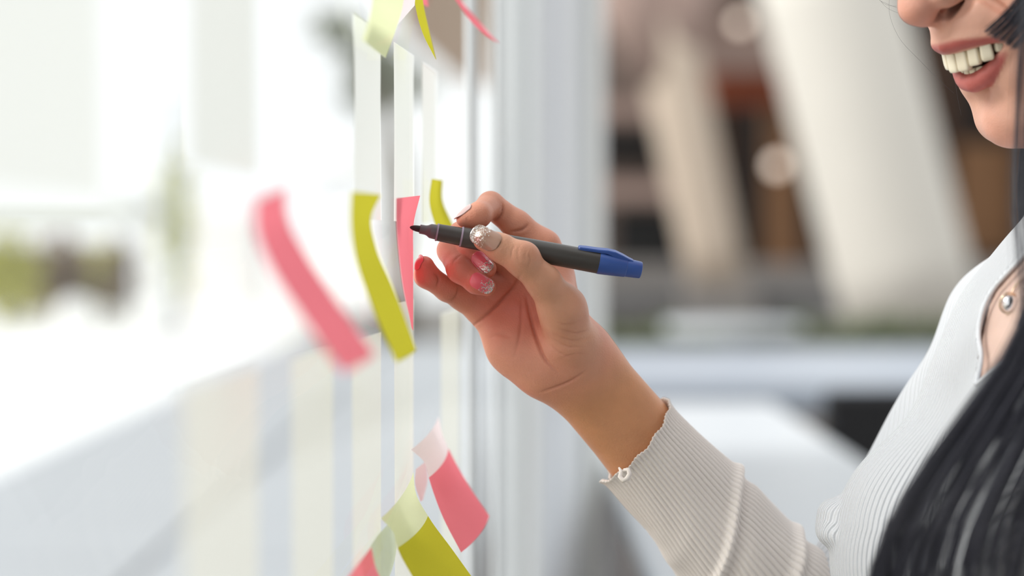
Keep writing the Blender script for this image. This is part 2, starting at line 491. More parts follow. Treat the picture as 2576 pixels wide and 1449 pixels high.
# glowing round lamps inside the pavilion
lampm = bpy.data.materials.new('lamp_glow'); lampm.use_nodes = True
lb = lampm.node_tree.nodes['Principled BSDF']; lb.inputs['Emission Color'].default_value = (1, .78, .6, 1); lb.inputs['Emission Strength'].default_value = 1.3
def pendant(px, py, d, r, label):
    p = pw(px, py, d); e = empty('pendant_lamp', tuple(p), label, 'lamp', None)
    bm = bmesh.new(); bmesh.ops.create_uvsphere(bm, u_segments=14, v_segments=8, radius=r)
    V = [tuple(Vector(v.co) + Vector(p)) for v in bm.verts]; F = [tuple(v.index for v in f.verts) for f in bm.faces]; bm.free()
    mesh_obj('globe', V, F, lampm, e)
    MB().tube([(p[0], p[1], p[2] + r), (p[0], p[1], p[2] + 2.5)], .012, 6).build('cord', M_black, e)
pendant(1955, 416, 30.4, .115, 'small glowing globe lamp between the two leaning pillars, lower of two')
pendant(2003, 318, 30.4, .07, 'fainter glowing globe lamp hanging close to the wide pillar')
pendant(1862, 58, 28.2, .09, 'glowing globe lamp high above the reddish beam')

# planter with low greenery, in front of the pillars
def leaves(name, boxes, n, size, m, parent=None, seedv=1):
    r = np.random.default_rng(seedv); V = []; F = []
    for (x0, x1, y0, y1, z0, z1) in boxes:
        for _ in range(n):
            u = r.normal(0, .33, 3).clip(-1, 1)
            c = np.array([(x0 + x1) / 2 + u[0] * (x1 - x0) / 2, (y0 + y1) / 2 + u[1] * (y1 - y0) / 2, max((z0 + z1) / 2 + u[2] * (z1 - z0) / 2, z0)])
            a = r.normal(size=3); a /= np.linalg.norm(a); b = np.cross(a, r.normal(size=3)); b /= np.linalg.norm(b)
            s = size * r.uniform(.6, 1.3); k = len(V)
            V += [c - a * s, c + b * s * .45, c + a * s, c - b * s * .45]; F.append((k, k + 1, k + 2, k + 3))
    return mesh_obj(name, np.array(V), F, m, parent, False)
pl = empty('planter', tuple(pw(2050, 885, 12.5) * [1, 1, 0]), 'long low planter of green plants at the foot of the wide leaning pillar', 'planter')
a = pw(1480, 876, 12.5); b = pw(2560, 876, 12.5)
MB().box(((a[0] + b[0]) / 2, a[1] + .3, a[2] / 2), (b[0] - a[0], .6, a[2]), bev=.02).build('trough', M_kerb, pl)
bx = []
for i in range(22):
    x = a[0] + (b[0] - a[0]) * (i + .5) / 22
    bx.append((x - .16, x + .16, a[1] + .05, a[1] + .5, a[2] - .02, a[2] + random.uniform(.12, .24)))
fo = leaves('foliage', bx, 150, .05, M_leaf, pl, 5); fo['kind'] = 'stuff'

def table(name, x0, x1, y0, y1, z, th, m, label, legs, cat='table'):
    e = empty(name, ((x0 + x1) / 2, (y0 + y1) / 2, 0), label, cat)
    MB().box(((x0 + x1) / 2, (y0 + y1) / 2, z - th / 2), (x1 - x0, y1 - y0, th), bev=.006).build('tabletop', m, e)
    for lx in (x0 + .08, x1 - .08):
        for ly in legs:
            MB().box((lx, ly, (z - th) / 2), (.05, .05, z - th), bev=.004).build('leg', M_metal, e)
    return e
# long white table behind the writing arm
table('white_table', .185, .715, 2.1, 5.25, .75, .035, M_table, 'white table under the sleeve, its far corner by the wrist', (2.3, 5.0))
# pale counter farther back
a = pw(1500, 890, 8.0); b = pw(3100, 890, 8.0)
table('pale_counter', a[0], b[0], 6.1, 8.2, .73, .09, M_table2, 'long pale blue-grey table crossing behind the forearm', (6.3, 8.0))
# round white table
rt = empty('round_table', tuple(pw(1845, 820, 10.3) * [1, 1, 0]), 'round white tabletop standing before the two leaning pillars', 'table')
c = pw(1845, 818, 10.3)
MB().tube([(c[0], c[1], c[2] - .03), (c[0], c[1], c[2] + .01)], .37, 40).build('tabletop', M_table, rt)
MB().tube([(c[0], c[1], .02), (c[0], c[1], c[2] - .03)], .03, 12).build('pedestal', M_metal, rt)
MB().tube([(c[0], c[1], .0), (c[0], c[1], .02)], .22, 24).build('base', M_metal, rt)

def chair(px, d, label, w=.46, m=M_black, rot=0.2):
    p = pw(px, 900, d); x, y = p[0], p[1]
    e = empty('black_chair', (x, y, 0), label, 'chair', None)
    cr, sr = math.cos(rot), math.sin(rot)
    def L(u, v): return (x + u * cr - v * sr, y + u * sr + v * cr)
    q = L(0, 0); MB().box((q[0], q[1], .45), (w, w, .05), rot, .01).build('seat', m, e)
    q = L(0, -w / 2 + .02)
    MB().box((q[0], q[1], .64), (w, .035, .36), rot, .012).build('backrest', m, e)
    for u in (-1, 1):
        for v in (-1, 1):
            q = L(u * (w / 2 - .03), v * (w / 2 - .03))
            MB().tube([(q[0], q[1], 0), (q[0], q[1], .43)], .014, 8).build('leg', M_metal, e)
    return e
chair(2185, 5.0, 'black chair tucked in beside the white table, behind the chest', .38)

# ------------------------------------------------------------------ left side: outdoors beyond the glass
def bush(px, py0, py1, w, d, m, label, n=420, seedv=3, group=None, size=.14):
    t = pw(px, py0, d); hgt = t[2]; b0 = pw(px, py1, d)
    e = empty('garden_bush', (t[0], t[1], 0), label, 'bush', group)
    ww = w * S * d
    MB().tube([(t[0], t[1], 0), (t[0] + .05, t[1], hgt * .6)], [.05, .02], 6).build('stem', M_bark, e)
    f_ = leaves('foliage', [(t[0] - ww / 2, t[0] + ww / 2, t[1] - ww / 3, t[1] + ww / 3, 0.0, hgt)], n, size, m, e, seedv)
    f_['kind'] = 'stuff'
bush(10, 560, 790, 190, 27, M_leafy, 'yellow-green bush at the outer edge of the garden', 700, 11)
bush(75, 590, 780, 150, 29, M_leafb, 'dull brownish bush next to the yellow-green one', 600, 12)
bush(160, 580, 770, 170, 28, M_leafb, 'brownish bush under the middle of the white screen', 600, 13)
bush(245, 600, 765, 160, 30, M_leafy, 'small yellow-green bush before the last brown one', 500, 14)
bush(310, 590, 765, 130, 28, M_leafb, 'brown bush closest to the white bollard', 500, 15)
bush(440, 300, 600, 110, 30, M_leafy, 'slim light green shrub between the two white panels', 260, 16)
# white bollards / planters by the bushes
for px, lab in ((190, 'white round stone ball among the brown bushes'), (385, 'white round stone ball at the end of the bushes')):
    p = pw(px, 690, 24); r_ = .24
    bm = bmesh.new(); bmesh.ops.create_uvsphere(bm, u_segments=20, v_segments=12, radius=r_)
    bm_V = [(p[0] + v.co.x, p[1] + v.co.y, max(0, r_ * .92 + v.co.z)) for v in bm.verts]; bm_F = [tuple(v.index for v in f.verts) for f in bm.faces]; bm.free()
    tag(mesh_obj('stone_ball', bm_V, bm_F, M_ground), lab, 'stone ball')
# solid band standing in for the horizontal shadow above the bushes
aw = empty('shadow_band', tuple(pw(120, 520, 25) * [1, 1, 0]), 'grey-white band standing in for a horizontal shadow above the brownish bushes', 'canopy')
M_shadow_band = mat('shadow_band_grey', srgb(196, 198, 190), .9)
a = pw(-260, 500, 25); b = pw(355, 556, 25)
MB().box(((a[0] + b[0]) / 2, a[1] + .8, (a[2] + b[2]) / 2), (b[0] - a[0], 1.6, abs(a[2] - b[2])), bev=.03).build('band_slab', M_shadow_band, aw)
for px in (-200, 345):
    p = pw(px, 560, 25.2)
    MB().tube([(p[0], p[1], 0), (p[0], p[1], p[2])], .05, 8).build('post', M_white, aw)
# tree
tr = empty('garden_tree', tuple(pw(930, 500, 22) * [1, 1, 0]), 'grey-green tree reaching over beyond the pinned notes at the top', 'tree')
t0 = pw(1010, 640, 22)
tp = [(t0[0], t0[1], 0)] + [tuple(pw(x, y, 22)) for x, y in ((1000, 430), (975, 300), (930, 200), (880, 130), (845, 60))]
MB().tube(tp, [.16, .14, .11, .09, .07, .04], 10).build('trunk', M_bark, tr, True)
f_ = leaves('foliage', [tuple(np.array([c[0] - w, c[0] + w, c[1] - w, c[1] + w, c[2] - w * .7, c[2] + w * .7])) for c, w in
     ((pw(940, 150, 22), .55), (pw(1010, 210, 22), .45), (pw(850, 70, 22), .35), (pw(900, 250, 22), .2))], 330, .085, mat('leaf_grey_green', srgb(150, 154, 138), .9, noise=.25, scale=3), tr, 21)
f_['kind'] = 'stuff'
# brown awning sheet seen beyond the glass
bs = empty('brown_awning', tuple(pw(1120, 100, 9) * [1, 1, 0]), 'brown-pink awning sheet beyond the glass under the top notes', 'awning')
q = [pw(985, -160, 9), pw(1260, -160, 9), pw(1235, 215, 9), pw(1160, 205, 9), pw(1080, 130, 9), pw(1015, 70, 9)]
V = [tuple(p) for p in q] + [tuple(p + np.array([0, .04, 0])) for p in q]; k = len(q)
V = np.array(V)
F = [tuple(range(k)), tuple(range(2 * k - 1, k - 1, -1))] + [(i, i + k, (i + 1) % k + k, (i + 1) % k) for i in range(k)]
mesh_obj('awning_cloth', V, F, mat('brown_cloth', srgb(152, 130, 112), .9, noise=.12, scale=2), bs, False)
p = pw(1215, 200, 9.05); MB().tube([(p[0], p[1], 0), (p[0], p[1], p[2])], .02, 8).build('pole', M_white, bs)
# white parasol far away
pa = empty('white_parasol', tuple(pw(850, 500, 24) * [1, 1, 0]), 'white garden parasol beyond the glass, open', 'parasol')
c = pw(855, 372, 24); V = [(c[0], c[1], c[2])]; F = []
for i in range(12):
    an = 2 * math.pi * i / 12; V.append((c[0] + .62 * math.cos(an), c[1] + .62 * math.sin(an), c[2] - .28))
V += [(x, y, z - .02) for x, y, z in V]
for i in range(12):
    j = (i + 1) % 12
    F += [(0, 1 + i, 1 + j), (13, 14 + j, 14 + i), (1 + i, 14 + i, 14 + j, 1 + j)]
mesh_obj('canopy', V, F, M_ground, pa, False)
MB().tube([(c[0], c[1], 0), (c[0], c[1], c[2] - .02)], .03, 8).build('pole', M_white, pa)
# slim post outside
po = MB().tube([pw(432, 230, 16) * [1, 1, 0], pw(432, 230, 16)], .035, 10).build('lamp_post', mat('pale_grey_paint', srgb(176, 184, 188), .6))
tag(po, 'slim pale grey post beyond the glass between the two white sheets', 'post')
# white box-like kiosk far off
ki = blk('white_kiosk', M_ground, 365, 535, 640, 775, 34, 2, None, .03); tag(ki, 'low white kiosk wall behind the curled pink note', 'kiosk')

# ------------------------------------------------------------------ the glass wall
GA = math.atan2(1, GK) - math.pi / 2    # rotation of a box whose length runs along the glass
def gbox(y0, y1, z0, z1, th, off=0.0, bev=0.0):
    m_ = gpt((y0 + y1) / 2, (z0 + z1) / 2, off)
    return MB().box(m_, (th, (y1 - y0) * math.hypot(1, GK), z1 - z0), GA, bev)
wn = empty('window_1', (float(gpt(1, 0)[0]), 1.0, 0)); wn['kind'] = 'structure'
gbox(.15, 1.2, .0, 2.6, .008, -.0065).build('pane', M_glass, wn)
gbox(1.2, 2.25, .0, 2.6, .008, -.0065).build('pane', M_glass, wn)
M_alu = mat('white_aluminium', srgb(228, 231, 233), .4)
def wall_run(y0, y1, name, m, th=.05):
    return gbox(y0, y1, 0, 2.6, th, -.012, .003).build(name, m, wn)
wall_run(1.66, 1.69, 'mullion', M_alu, .008)
wall_run(1.92, 1.96, 'mullion', M_alu, .008)
wall_run(2.25, 2.42, 'jamb', M_alu)
wall_run(2.42, 2.62, 'wall_panel', mat('blue_grey_panel', srgb(218, 222, 228), .5))
wall_run(2.62, 2.95, 'wall_panel', M_alu)
wall_run(2.95, 3.35, 'wall_panel', mat('light_grey_panel', srgb(224, 227, 229), .5))
wall_run(3.35, 3.95, 'jamb', mat('cream_white_panel', srgb(236, 237, 233), .5), .09)

# ------------------------------------------------------------------ pale sheets fixed to the outer face of the glass
M_sheet = paper('white_sheet', (.79, .80, .77), .6)
M_sheetf = film('frosted_cream', (.90, .87, .74), .6)
def sheet(y0, y1, z0, z1, m, label, name, cat, group, slant=0.0):
    pts = []
    n = 6
    for i in range(n + 1):
        for j in range(n + 1):
            y = y0 + (y1 - y0) * i / n; z = z0 + (z1 - z0) * j / n
            bow = .0022 * math.sin(math.pi * j / n) * (1 if i in (0, n) else .3)
            pts.append(gpt(y + bow * (1 if i == 0 else -1 if i == n else 0), z, -.0125))
    F = [(i * (n + 1) + j, (i + 1) * (n + 1) + j, (i + 1) * (n + 1) + j + 1, i * (n + 1) + j + 1) for i in range(n) for j in range(n)]
    o = mesh_obj(name, np.array(pts), F, m, None, True)
    return tag(o, label, cat, group)
def gz(px, py):      # height of a photo point on the glass
    y = glass_y(px); return float(pw(px, py, y)[2])
zt = gz(1040, 105); zb = gz(1040, 556)
ups = [(glass_y(45), glass_y(372), 'widest white sheet on the glass, above the garden bushes'),
       (glass_y(562), glass_y(722), 'white sheet on the glass above the curled pink note'),
       (glass_y(947), glass_y(1011), 'white strip on the glass above the yellow note'),
       (glass_y(1040.5), glass_y(1087), 'white strip on the glass right above the pen tip'),
       (glass_y(1106), glass_y(1140), 'slimmest white strip on the glass, between the pen tip and the bent knuckle')]
for i, (a, b, l) in enumerate(ups):
    sheet(a, b, zb if i > 1 else gz(45 if i == 0 else 562, 490 if i == 0 else 412), zt + (.25 if i < 2 else 0), M_sheet, l, 'paper_sheet', 'paper sheet', 'white sheets on the glass')
los = [(glass_y(545), glass_y(722), 985, 'cream frosted strip low on the glass, broadest of its row'),
       (glass_y(800), glass_y(898), 905, 'cream frosted strip below the lower end of the pink note'),
       (glass_y(942), glass_y(1010), 860, 'cream frosted strip below the lower end of the yellow note'),
       (glass_y(1040.5), glass_y(1086), 765, 'cream frosted strip below the little finger'),
       (glass_y(1150), glass_y(1194), 790, 'cream frosted strip behind the palm edge')]
for i, (a, b, py, l) in enumerate(los):
    z1 = gz((1288 + 0) if False else [545, 800, 942, 1040, 1150][i], py)
    sheet(a, b, z1 - .42, z1, M_sheetf, l, 'frosted_strip', 'film strip', 'cream frosted strips low on the glass')

# ------------------------------------------------------------------ sticky notes
M_pink = paper('pink_paper', (1.0, .25, .30), .45)
M_pinkl = paper('pink_paper_backlit', (.96, .84, .85), .5)  # pink paper paled to carry light coming through it
M_yel = paper('yellow_green_paper', (.67, .62, .05), .35)
M_yell = paper('yellow_paper_lit', (.84, .88, .56), .5)  # yellow paper paled for backlight and for a glass reflection
def spline(pts, n):
    P = np.array(pts, float); t = np.r_[0, np.cumsum(np.linalg.norm(np.diff(P, axis=0), axis=1))]; t /= t[-1]
    T = np.linspace(0, 1, n); out = np.zeros((n, P.shape[1]))
    m = np.gradient(P, t, axis=0) if len(P) > 2 else np.tile((P[-1] - P[0]), (2, 1))
    k = np.clip(np.searchsorted(t, T, 'right') - 1, 0, len(t) - 2)
    hh = (t[k + 1] - t[k]); s = ((T - t[k]) / hh)[:, None]; hh = hh[:, None]
    return ((2 * s**3 - 3 * s**2 + 1) * P[k] + (s**3 - 2 * s**2 + s) * hh * m[k] + (-2 * s**3 + 3 * s**2) * P[k + 1] + (s**3 - s**2) * hh * m[k + 1])
def note(near, far, m, label, name='sticky_note', back=None, split=0, bulge=0.0, group=None):
    """near / far: long edges as (px, py, depth) down the note"""
    n, k = 28, 10
    A = spline(near, n); B = spline(far, n)
    V = []
    for i in range(n):
        for j in range(k):
            u = j / (k - 1); q = A[i] * (1 - u) + B[i] * u
            p = pw(*q); p = p + np.array([1, -GK, 0]) * bulge * 4 * u * (1 - u)
            V.append(p)
    F = [(i * k + j, (i + 1) * k + j, (i + 1) * k + j + 1, i * k + j + 1) for i in range(n - 1) for j in range(k - 1)]
    if split:
        F0 = [f for q_, f in enumerate(F) if q_ // (k - 1) >= split]
        F1 = [f for q_, f in enumerate(F) if q_ // (k - 1) < split]
    else: F0 = F
    used = sorted({v for f in F0 for v in f}); mp = {v: i for i, v in enumerate(used)}
    o = mesh_obj(name, np.array(V)[used], [tuple(mp[v] for v in f) for f in F0], m, None, True)
    tag(o, label, 'sticky note', group)
    if split:
        used = sorted({v for f in F1 for v in f}); mp = {v: i for i, v in enumerate(used)}
        V1 = np.array(V)[used]
        c = mesh_obj('backlit_end', V1, [tuple(mp[v] for v in f) for f in F1], back, o, True)  # backlight through this end is put into its pale colour
        c['label'] = 'top end of the note, painted pale for backlight'
    return o
note([(642, 500, .735), (641, 575, .735), (672, 660, .737), (760, 800, .742), (862, 938, .75)],
     [(718, 470, .81), (722, 545, .81), (765, 630, .812), (850, 760, .818), (943, 892, .825)], M_pink,
     'largest, most blurred pink sticky note, curling off the glass', bulge=.0012)
note([(884, 482, .957), (882, 560, .957), (896, 660, .96), (935, 770, .963), (997, 912, .968)],
     [(958, 490, 1.035), (934, 545, 1.036), (946, 620, 1.037), (988, 720, 1.04), (1047, 880, 1.045)], M_yel,
     'yellow-green sticky note hanging between the two pink ones', bulge=.001)
note([(997, 499, 1.128), (997, 560, 1.128), (1003, 640, 1.13), (1015, 730, 1.135), (1034, 812, 1.15)],
     [(1057, 492, 1.2), (1041, 560, 1.203), (1039.5, 640, 1.203), (1039.5, 730, 1.203), (1039.5, 832, 1.203)], M_pink,
     'pink sticky note that the pen is writing on', bulge=-.0005)
note([(1086, 450, 1.295), (1080, 505, 1.295), (1098, 575, 1.30), (1150, 690, 1.31)],
     [(1114, 453, 1.365), (1113, 500, 1.365), (1138, 562, 1.37), (1180, 670, 1.38)], M_yel,
     'yellow-green sticky note partly hidden by the bent index finger')
# lower cluster
note([(1034, 1131, 1.245), (1068, 1164, 1.245), (1081, 1210, 1.242), (1112, 1296, 1.24), (1160, 1390, 1.235)],
     [(1103, 1048, 1.33), (1112, 1090, 1.33), (1134, 1140, 1.325), (1180, 1222, 1.315), (1231, 1298, 1.305)], M_pink,
     'pink sticky note low on the glass with a folded top painted pale for backlight', back=M_pinkl, split=8, bulge=.003)
note([(958, 1304, 1.12), (990, 1340, 1.12), (999, 1375, 1.118), (1040, 1455, 1.112), (1100, 1560, 1.105)],
     [(1040, 1188, 1.205), (1046, 1240, 1.205), (1078, 1300, 1.2), (1136, 1380, 1.19), (1240, 1525, 1.175)], M_yel,
     'large yellow-green sticky note at the bottom with its top painted pale for backlight', back=M_yell, split=8, bulge=.003)
note([(868, 1462, 1.0), (878, 1490, 1.0), (930, 1560, .995)],
     [(934, 1376, 1.08), (946, 1430, 1.08), (985, 1500, 1.075)], M_pink,
     'pink sticky note whose tip just rises into the bottom edge', back=M_pinkl, split=0)
M_reflect = film('note_reflection_film', srgb(196, 204, 172), .75)  # a note's reflection in the glass, built as a film
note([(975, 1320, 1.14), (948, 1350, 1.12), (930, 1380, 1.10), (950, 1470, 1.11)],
     [(992, 1330, 1.16), (998, 1370, 1.16), (990, 1420, 1.155), (968, 1480, 1.15)], M_reflect,
     'grey-green reflection in the glass, drawn as film beneath the large yellow note')
M_ghostp = film('pale_pink_film', srgb(236, 205, 206), .8)  # pale pink film patch beside the low pink note
note([(1046, 1180, 1.25), (1044, 1215, 1.25), (1058, 1262, 1.25)],
     [(1072, 1160, 1.3), (1076, 1205, 1.3), (1064, 1258, 1.29)], M_ghostp,
     'small translucent pink patch between the two large low notes')
# top cluster
note([(1044, -80, 1.19), (1044, 8, 1.2), (1062, 80, 1.205), (1096, 150, 1.215)],
     [(1058, -80, 1.25), (1065, 8, 1.25), (1078, 70, 1.252), (1097, 150, 1.255)], M_yel,
     'yellow-green sticky note seen edge-on at the top of the glass')
note([(1120, -40, 1.335), (1150, 6, 1.335), (1190, 60, 1.335), (1225, 92, 1.335), (1254, 110, 1.335)],
     [(1128, -46, 1.4), (1160, 2, 1.4), (1202, 50, 1.4), (1235, 88, 1.4), (1254, 109, 1.4)], M_pink,
     'thin pink sticky note seen edge-on, farthest along the top')
note([(990, -90, 1.14), (1000, -20, 1.14), (1002, 20, 1.14), (1000, 62, 1.14)],
     [(1044, -95, 1.19), (1045, -40, 1.19), (1045, -10, 1.19), (1043, 14, 1.19)], M_pinkl,
     'pale pink sticky note backlit at the top edge')
note([(1046, -80, 1.27), (1048, -40, 1.27), (1052, -10, 1.27), (1060, 8, 1.27)],
     [(1066, -80, 1.34), (1070, -40, 1.34), (1074, -8, 1.34), (1078, 18, 1.34)], M_pink,
     'small deep pink note corner at the top beside the yellow-green one')
note([(946, -90, 1.03), (938, -10, 1.03), (930, 40, 1.03), (911, 100, 1.03)],
     [(1020, -90, 1.13), (1012, 20, 1.13), (994, 80, 1.13), (970, 146, 1.13)], M_yell,
     'pale lime reflection of the edge-on note, drawn as a sheet over the white strip')  # reflection of the top yellow note, built as its own sheet

# ------------------------------------------------------------------ marker pen
def lathe(mb, P0, axis, up, prof, n=32, sq=None):
    """prof: (t metres along the axis, radius)"""
    axis = Vector(axis).normalized(); u = (Vector(up) - axis * Vector(up).dot(axis)).normalized(); w = axis.cross(u)
    V = []; F = []
    for t, r in prof:
        for k in range(n):
            a = 2 * math.pi * k / n
            V.append(Vector(P0) + axis * t + (u * math.cos(a) + w * math.sin(a)) * r)
    m = len(prof)
    for i in range(m - 1):
        for k in range(n):
            F.append((i * n + k, i * n + (k + 1) % n, (i + 1) * n + (k + 1) % n, (i + 1) * n + k))
    F.append(tuple(range(n - 1, -1, -1))); F.append(tuple((m - 1) * n + k for k in range(n)))
    return mb.add(V, F)
PT = pw(1031, 571.5, 1.183); PE = pw(1613, 680, 1.197)
PA = Vector(PE - PT); PLEN = PA.length; PA.normalize(); PUP = Vector((0.15, -0.35, 1)); PUP = (PUP - PA * PUP.dot(PA)).normalized()
pen = empty('marker_pen', tuple(PT), 'dark grey marker pen with its blue cap posted on the end', 'pen')
M_barrel = mat('dark_grey_barrel', srgb(70, 67, 64), .33, spec=.5)
M_blue = mat('blue_cap', srgb(56, 88, 160), .35, spec=.5)
M_grip = mat('grey_collar', srgb(96, 93, 96), .35)
M_ring = mat('pale_lilac_edge', srgb(150, 140, 158), .3)
mm = .001
def pl_(name, prof, m, n=32, smooth=True):
    mb = MB(); lathe(mb, PT, PA, PUP, [(t * mm, r * mm) for t, r in prof], n); o = mb.build(name, m, pen, smooth)
    ed = o.modifiers.new('edges', 'EDGE_SPLIT'); ed.split_angle = math.radians(32); return o
pl_('nib', [(0, .25), (.6, .9), (2, 1.55), (4, 1.95), (6.2, 2.1), (6.5, 2.1)], M_black)
pl_('nib_holder', [(6.2, 2.6), (6.4, 2.9), (9.6, 2.95), (11, 3.3), (12.6, 4.3), (13.2, 4.5), (16.6, 4.7), (17, 4.7)], M_grip)
pl_('grip_ring', [(16.6, 5.0), (16.7, 5.5), (17.6, 5.65), (17.7, 5.2)], M_ring)
pl_('grip', [(17.2, 5.3), (18, 5.35), (32, 5.75), (32.4, 5.75)], M_barrel)
pl_('barrel_ring', [(32.0, 5.8), (32.2, 6.35), (33.0, 6.5), (33.2, 6.2)], M_ring)
pl_('barrel', [(32.8, 6.2), (33.4, 6.35), (60, 6.75), (90, 7.0), (119.6, 7.15), (120.4, 6.9)], M_barrel)
# posted cap
L_ = PLEN / mm
pl_('cap', [(119.6, 6.2), (119.8, 7.25), (121, 7.35), (137.2, 6.2), (137.6, 6.0), (137.8, 5.85), (L_ - .8, 5.35), (L_ - .2, 5.0), (L_, 4.4)], M_blue)
W_ = PA.cross(PUP)
mb = MB(); V = []; F = []
secs = [(105.5, 7.9, 1.9, 1.0), (106.3, 8.3, 2.3, 1.7), (110, 8.6, 2.5, 1.9), (118, 9.0, 2.6, 1.9), (124, 9.6, 2.6, 2.2), (129, 9.4, 2.6, 3.2), (134, 8.0, 2.6, 3.4), (138, 6.6, 2.4, 3.0), (141, 5.8, 2.0, 2.4)]
for t, top, hw, th in secs:
    c = Vector(PT) + PA * t * mm
    for a, b in ((-hw, top - th), (-hw, top - .5), (-hw + .5, top), (hw - .5, top), (hw, top - .5), (hw, top - th)):
        V.append(c + W_ * a * mm + PUP * b * mm)
k = 6
for i in range(len(secs) - 1):
    for j in range(k): F.append((i * k + j, i * k + (j + 1) % k, (i + 1) * k + (j + 1) % k, (i + 1) * k + j))
F += [tuple(range(k - 1, -1, -1)), tuple((len(secs) - 1) * k + j for j in range(k))]
mb.add(V, F); mb.build('clip', M_blue, pen)

# ------------------------------------------------------------------ the woman: shape functions (camera-aligned metres)
px_ = .00025
def FP(px, py, dd): return fin(px, py, dd)
palm_chains = [
    [(FP(1462, 905, 30), 54 * px_), (FP(1405, 740, 34), 50 * px_), (FP(1368, 622, 28), 41 * px_)],
    [(FP(1455, 915, 32), 58 * px_), (FP(1350, 760, 36), 46 * px_), (FP(1305, 672, 32), 40 * px_)],
    [(FP(1430, 925, 32), 58 * px_), (FP(1310, 800, 36), 48 * px_), (FP(1250, 730, 32), 38 * px_)],
    [(FP(1400, 918, 30), 57 * px_), (FP(1285, 855, 30), 52 * px_), (FP(1212, 782, 30), 36 * px_)],
]
thenar = [(FP(1450, 930, 20), 58 * px_), (FP(1432, 858, 8), 66 * px_), (FP(1414, 780, -3), 50 * px_)]
thumb = [(FP(1414, 780, -4), 50 * px_), (FP(1370, 712, -14), 41 * px_), (FP(1314, 655, -20.5), 38 * px_), (FP(1263, 625, -21), 32.5 * px_), (FP(1219, 603, -20.5), 28.5 * px_)]
index_p = [(FP(1366, 620, 28), 41 * px_), (FP(1300, 566, 26), 36 * px_), (FP(1234, 515, 22), 33 * px_)]
index_d = [(FP(1234, 515, 22), 33 * px_), (FP(1204, 541, 0), 30 * px_), (FP(1186, 548, -4), 25 * px_), (FP(1166, 553, -7), 18 * px_)]
middle_p = [(FP(1305, 672, 32), 40 * px_), (FP(1225, 625, 26), 34 * px_), (FP(1162, 592, 15), 35 * px_)]
middle_d = [(FP(1162, 592, 15), 35 * px_), (FP(1182, 636, 5), 30 * px_), (FP(1226, 676, 1), 23 * px_)]
ring_p = [(FP(1250, 730, 32), 38 * px_), (FP(1188, 680, 26), 34 * px_), (FP(1134, 630, 15), 34 * px_)]
ring_d = [(FP(1134, 630, 15), 34 * px_), (FP(1158, 678, -1), 32 * px_), (FP(1198, 710, -3), 27 * px_), (FP(1226, 723, -2), 22 * px_)]
little_p = [(FP(1214, 782, 30), 38 * px_), (FP(1165, 748, 26), 33 * px_), (FP(1124, 728, 18), 30 * px_)]
little_d = [(FP(1124, 728, 18), 30 * px_), (FP(1073, 693, 8), 29.5 * px_), (FP(1068, 668, 5), 24 * px_)]
WR1 = al(1476, 912, 1.228); WR2 = al(1440, 950, 1.226)
EL = al(2078, 1668, 1.285)
fa = (EL - (WR1 + WR2) / 2); fa /= np.linalg.norm(fa)
fperp = np.array([.74, 0, .67]); fperp -= fa * (fperp @ fa); fperp /= np.linalg.norm(fperp)
WM = (WR1 + WR2) / 2
FAL = float(np.linalg.norm(EL - WM))
def fpt(t, s): return WM + fa * t + fperp * s
fore = [  # two bones -> an oval forearm
    [(fpt(-.004, .0080), .0185), (fpt(.05, .0095), .0185), (fpt(.13, .011), .0205), (fpt(FAL, .010), .028)],
    [(fpt(-.006, -.0095), .0175), (fpt(.05, -.0095), .0178), (fpt(.13, -.011), .0205), (fpt(FAL, -.010), .028)],
]
SHR = np.array([.338, 1.265, -.035]); SHL = np.array([.385, 1.00, -.035])
upperR = [(EL, .040), ((EL + SHR) / 2, .043), (SHR, .046)]
ELL = np.array([.44, .955, -.31]); HNL = np.array([.37, .93, -.53])
left_arm = [(SHL, .047), ((SHL + ELL) / 2, .043), (ELL, .038), ((ELL + HNL) / 2, .035), (HNL, .026)]

def sd_hand(P):
    palm = None
    for c in palm_chains:
        d = chain(P, c); palm = d if palm is None else smin(palm, d, .012)
    palm = smin(palm, chain(P, thenar), .014)
    palm = smin(palm, ell(P, FP(1352, 915, 20), (.018, .014, .017)), .014)
    palm = smin(palm, ell(P, FP(1356, 948, 20), (.0125, .011, .0105)), .006)
    palm = smin(palm, ell(P, FP(1292, 868, 24), (.017, .012, .018)), .014)
    web = chain(P, [(FP(1420, 770, 6), 34 * px_), (FP(1402, 690, 22), 30 * px_)])
    palm = smin(palm, web, .016)
    out = None
    for p_, d_, k in ((index_p, index_d, .006), (middle_p, middle_d, .005), (ring_p, ring_d, .005), (little_p, little_d, .005)):
        cp, cd_ = chain(P, p_, .004), chain(P, d_, .004)
        a = smin(palm, cp, k)
        b = smin(cp, cd_, .0025)
        c = np.minimum(a, b)
        out = c if out is None else np.minimum(out, c)
    th = chain(P, thumb, .005)
    # the nail side of the thumb tip is flatter; its knuckle is a little proud
    th = smin(th, ell(P, FP(1317, 641, -24), (.0085, .0065, .0075)), .006)
    th = np.minimum(smin(palm, chain(P, thumb[:3], .005), .010), th)
    return np.minimum(out, th), palm
def sd_fore(P):
    return smin(chain(P, fore[0]), chain(P, fore[1]), .012)
def sd_arm(P):
    h, _ = sd_hand(P)
    return smin(h, sd_fore(P), .018)

